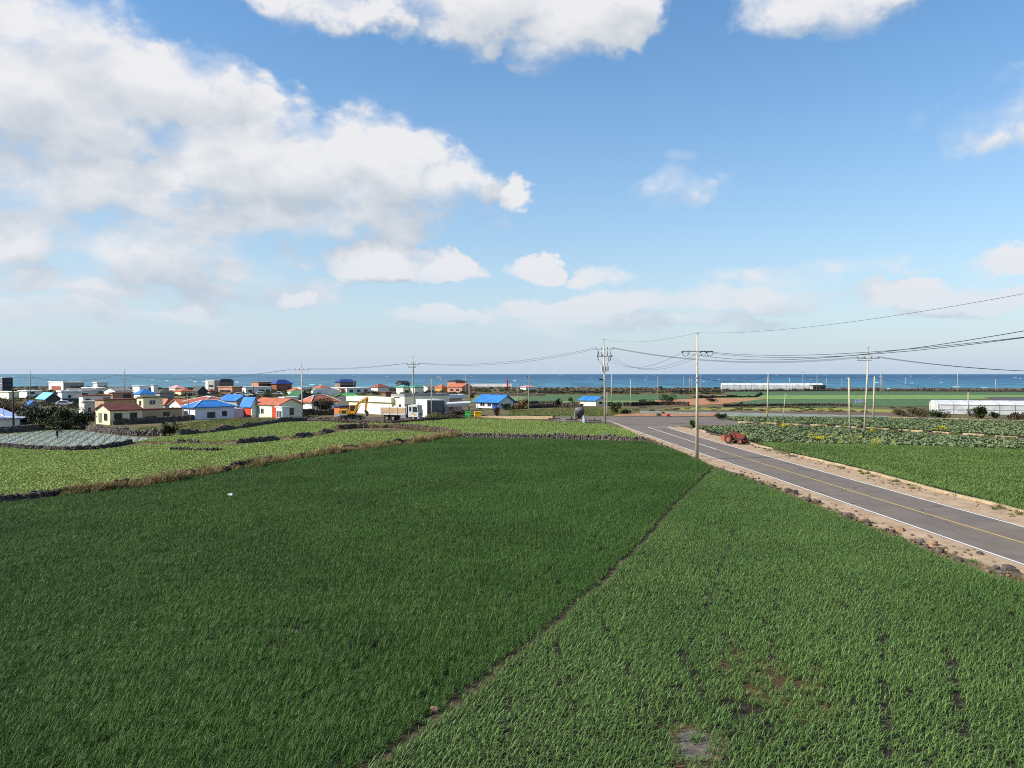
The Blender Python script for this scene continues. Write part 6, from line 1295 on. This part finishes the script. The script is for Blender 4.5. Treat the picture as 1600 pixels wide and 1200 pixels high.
bg_ = lying('white sack leaning on the grey spreader', 'sack', 914, 660.5, 0, 'sack'); sk_ = MB().lathe([(.38, 0), (.44, .12), (.4, .5), (.3, .9), (.18, 1.15), (.08, 1.3), (.02, 1.35)], n=12).build('cloth', mat('sack_white', (.36, .37, .38), .8, .15), bg_, smooth=True); sk_.rotation_euler = (0, -.2, 0)
MB().tube((-.22, 0, 1.14), (-.3, 0, 1.2), .11, .11, 8).build('tie', m_dk, bg_)
# --- cars in the village
def car(label, u, v, heading, m, pickup=False):
    o = lying(label, 'pickup_truck' if pickup else 'parked_car', u, v, heading, 'car')
    o.scale = (1, 1, 1)
    if pickup:
        MB().extrude([(-2.2, .45), (2.2, .45), (2.25, .95), (1.5, 1.1), (1.1, 1.75), (.1, 1.75), (0, 1.0), (-2.2, 1.0)], 'y', -.85, .85).build('body', m, o, bevel=.05)
        g = [(1.02, 1.1), (1.4, 1.1), (1.05, 1.65), (.15, 1.65), (.1, 1.1)]
    else:
        MB().extrude([(-2.1, .35), (2.1, .35), (2.15, .75), (1.2, .92), (.6, 1.42), (-1.2, 1.45), (-1.9, .95), (-2.15, .85)], 'y', -.85, .85).build('body', m, o, bevel=.06)
        g = [(-1.6, .97), (1.05, .95), (.55, 1.35), (-1.15, 1.38)]
    for s in (-1, 1): MB().extrude(g, 'y', s * .853, s * .87).build('side_window', m_vglass, o)
    for x in (-1.3, 1.3):
        for y in (-.78, .78): wheel(o, (x, y, .32), .32, .2)
    for y in (-.6, .6): MB().box(2.1, y - .15, .55, 2.2, y + .15, .72).build('headlight', mat('lamp_glass', None), o)
car('white car parked before the long white hall', 374, 619, 5, m_vwhite); car('second white car right of the first, before the white hall', 388, 619.5, -4, m_vwhite)
car('white van-like car below the brick school', 408, 617, 8, m_vwhite); car('white box car near the orange roof, right of the school', 434, 618, 0, m_vwhite, True)
car('grey pickup in front of the shop behind the excavator', 540, 654.5, -30, mat('car_grey', (.22, .24, .26), .4), True); car('white car at the pale house in the left village', 101, 634, 10, m_vwhite)

# ================================================================ person, hose, small finds
def skin_body(name, joints, edges, m, parent, rootv=0, lv=2):
    me = bpy.data.meshes.new(name); me.from_pydata([j[:3] for j in joints], edges, []); o = bpy.data.objects.new(name, me); COL.objects.link(o); o.parent = parent
    md = o.modifiers.new('skin', 'SKIN'); md.use_smooth_shade = True
    for i, j in enumerate(joints):
        me.skin_vertices[0].data[i].radius = (j[3], j[3]); me.skin_vertices[0].data[i].use_root = (i == rootv)
    sd_ = o.modifiers.new('sub', 'SUBSURF'); sd_.levels = lv; sd_.render_levels = lv; me.materials.append(m); return o
pr = empty('person', G(89, 684), 'person in dark clothes bending over the silver mulch field', 'person', rz=R(-8))
J = [(0, 0, .86, .15), (.16, 0, 1.02, .15), (.38, 0, 1.17, .16), (.5, 0, 1.22, .09), (.6, 0, 1.27, .1), (.68, 0, 1.27, .085),                 # pelvis, spine, chest, neck, head
     (-.02, .1, .8, .11), (.04, .12, .45, .085), (-.02, .12, .09, .06), (.14, .12, .04, .05), (-.02, -.1, .8, .11), (.1, -.13, .46, .085), (.1, -.13, .09, .06), (.26, -.13, .04, .05),
     (.42, .17, 1.15, .075), (.6, .2, .92, .055), (.78, .16, .74, .042), (.84, .15, .69, .036), (.42, -.17, 1.15, .075), (.62, -.22, .95, .055), (.8, -.17, .76, .042), (.86, -.16, .71, .036)]
E_ = [(0, 1), (1, 2), (2, 3), (3, 4), (4, 5), (0, 6), (6, 7), (7, 8), (8, 9), (0, 10), (10, 11), (11, 12), (12, 13), (2, 14), (14, 15), (15, 16), (16, 17), (2, 18), (18, 19), (19, 20), (20, 21)]
m_cloth = mat('dark_clothes', (.018, .02, .03), .9, .2); m_skin = mat('skin', (.35, .2, .14), .6, .05)
body = skin_body('body', J, E_, m_cloth, pr)
for (hx, hy, hz_), s in (((.84, .15, .69), 1), ((.86, -.16, .71), -1)):
    for i in range(4):
        y = hy + (i - 1.5) * .02; l = (.075, .085, .08, .065)[i]
        skin_body('finger', [(hx, y, hz_, .009), (hx + l * .5, y, hz_ - .03, .009), (hx + l * .6, y, hz_ - .07, .008)], [(0, 1), (1, 2)], m_skin, body, lv=1)
    skin_body('thumb', [(hx - .01, hy - s * .03, hz_, .01), (hx + .03, hy - s * .055, hz_ - .03, .009), (hx + .05, hy - s * .045, hz_ - .06, .008)], [(0, 1), (1, 2)], m_skin, body, lv=1)
hat = MB().lathe([(.24, -.02), (.25, 0), (.12, .03), (.11, .11), (.05, .13), (.01, .135)], n=16).build('hat', mat('dark_hat', (.03, .03, .035), .9, .1), pr, smooth=True); hat.location = (.63, 0, 1.33); hat.rotation_euler = (0, .9, 0)
fc = MB().add([(.745, 0, 1.24), (.77, 0, 1.22), (.745, .018, 1.215), (.745, -.018, 1.215)], [(0, 1, 2), (0, 3, 1), (1, 3, 2)]).build('nose', m_skin, pr)
m_hose = mat('hose_dark', (.05, .05, .05), .6, .1); pts = []
for i, p in enumerate(resample(ditch_w[:8], 1.0)): pts.append(p + Vector((.12 + .06 * math.sin(i * .7), 0, .06 + .02 * math.sin(i * 1.3))))
ho = MB().path([q - pts[0] for q in pts], .025, 6).build('irrigation_hose', m_hose, None, True, pts[0]); tag(ho, 'thin irrigation hose lying along the furrow between the garlic fields', 'hose')
hs_ = MB().path([(0, 0, 0), (2, .4, .05), (4, .9, .02), (5.2, 1.5, .03), (6.5, 2.6, .03)], .045, 7).build('irrigation_hose', m_blk, None, True, G(-6, 794) + Vector((0, 0, .12))); tag(hs_, 'black hose at the left end of the grassy basalt wall', 'hose')
bd = empty('plastic_bag', G(361, 782), 'crumpled white plastic bag caught in the dark garlic field', 'bag'); bm2 = bmesh.new(); bmesh.ops.create_icosphere(bm2, subdivisions=3, radius=.12)
for v in bm2.verts: v.co *= 1 + .7 * mnoise.noise(v.co * 14); v.co.z = v.co.z * .7 + .42; v.co.x *= 1.3
me = bpy.data.meshes.new('film'); bm2.to_mesh(me); bm2.free(); me.materials.append(mat('bag_white', (.75, .75, .73), .5, .05)); ob = bpy.data.objects.new('film', me); COL.objects.link(ob); ob.parent = bd
MB().path([(-.12, 0, .42), (-.2, 0, .48), (-.26, .03, .43)], .025, 5).build('handle', _mats['bag_white'], bd)
rk_ = rock(G(679, 1113), .22, STR[1], 'small orange-brown stone at the near end of the furrow'); rock(G(972, 885), .3, STB[2], 'tan stone on the edge of the furrow, half way up')
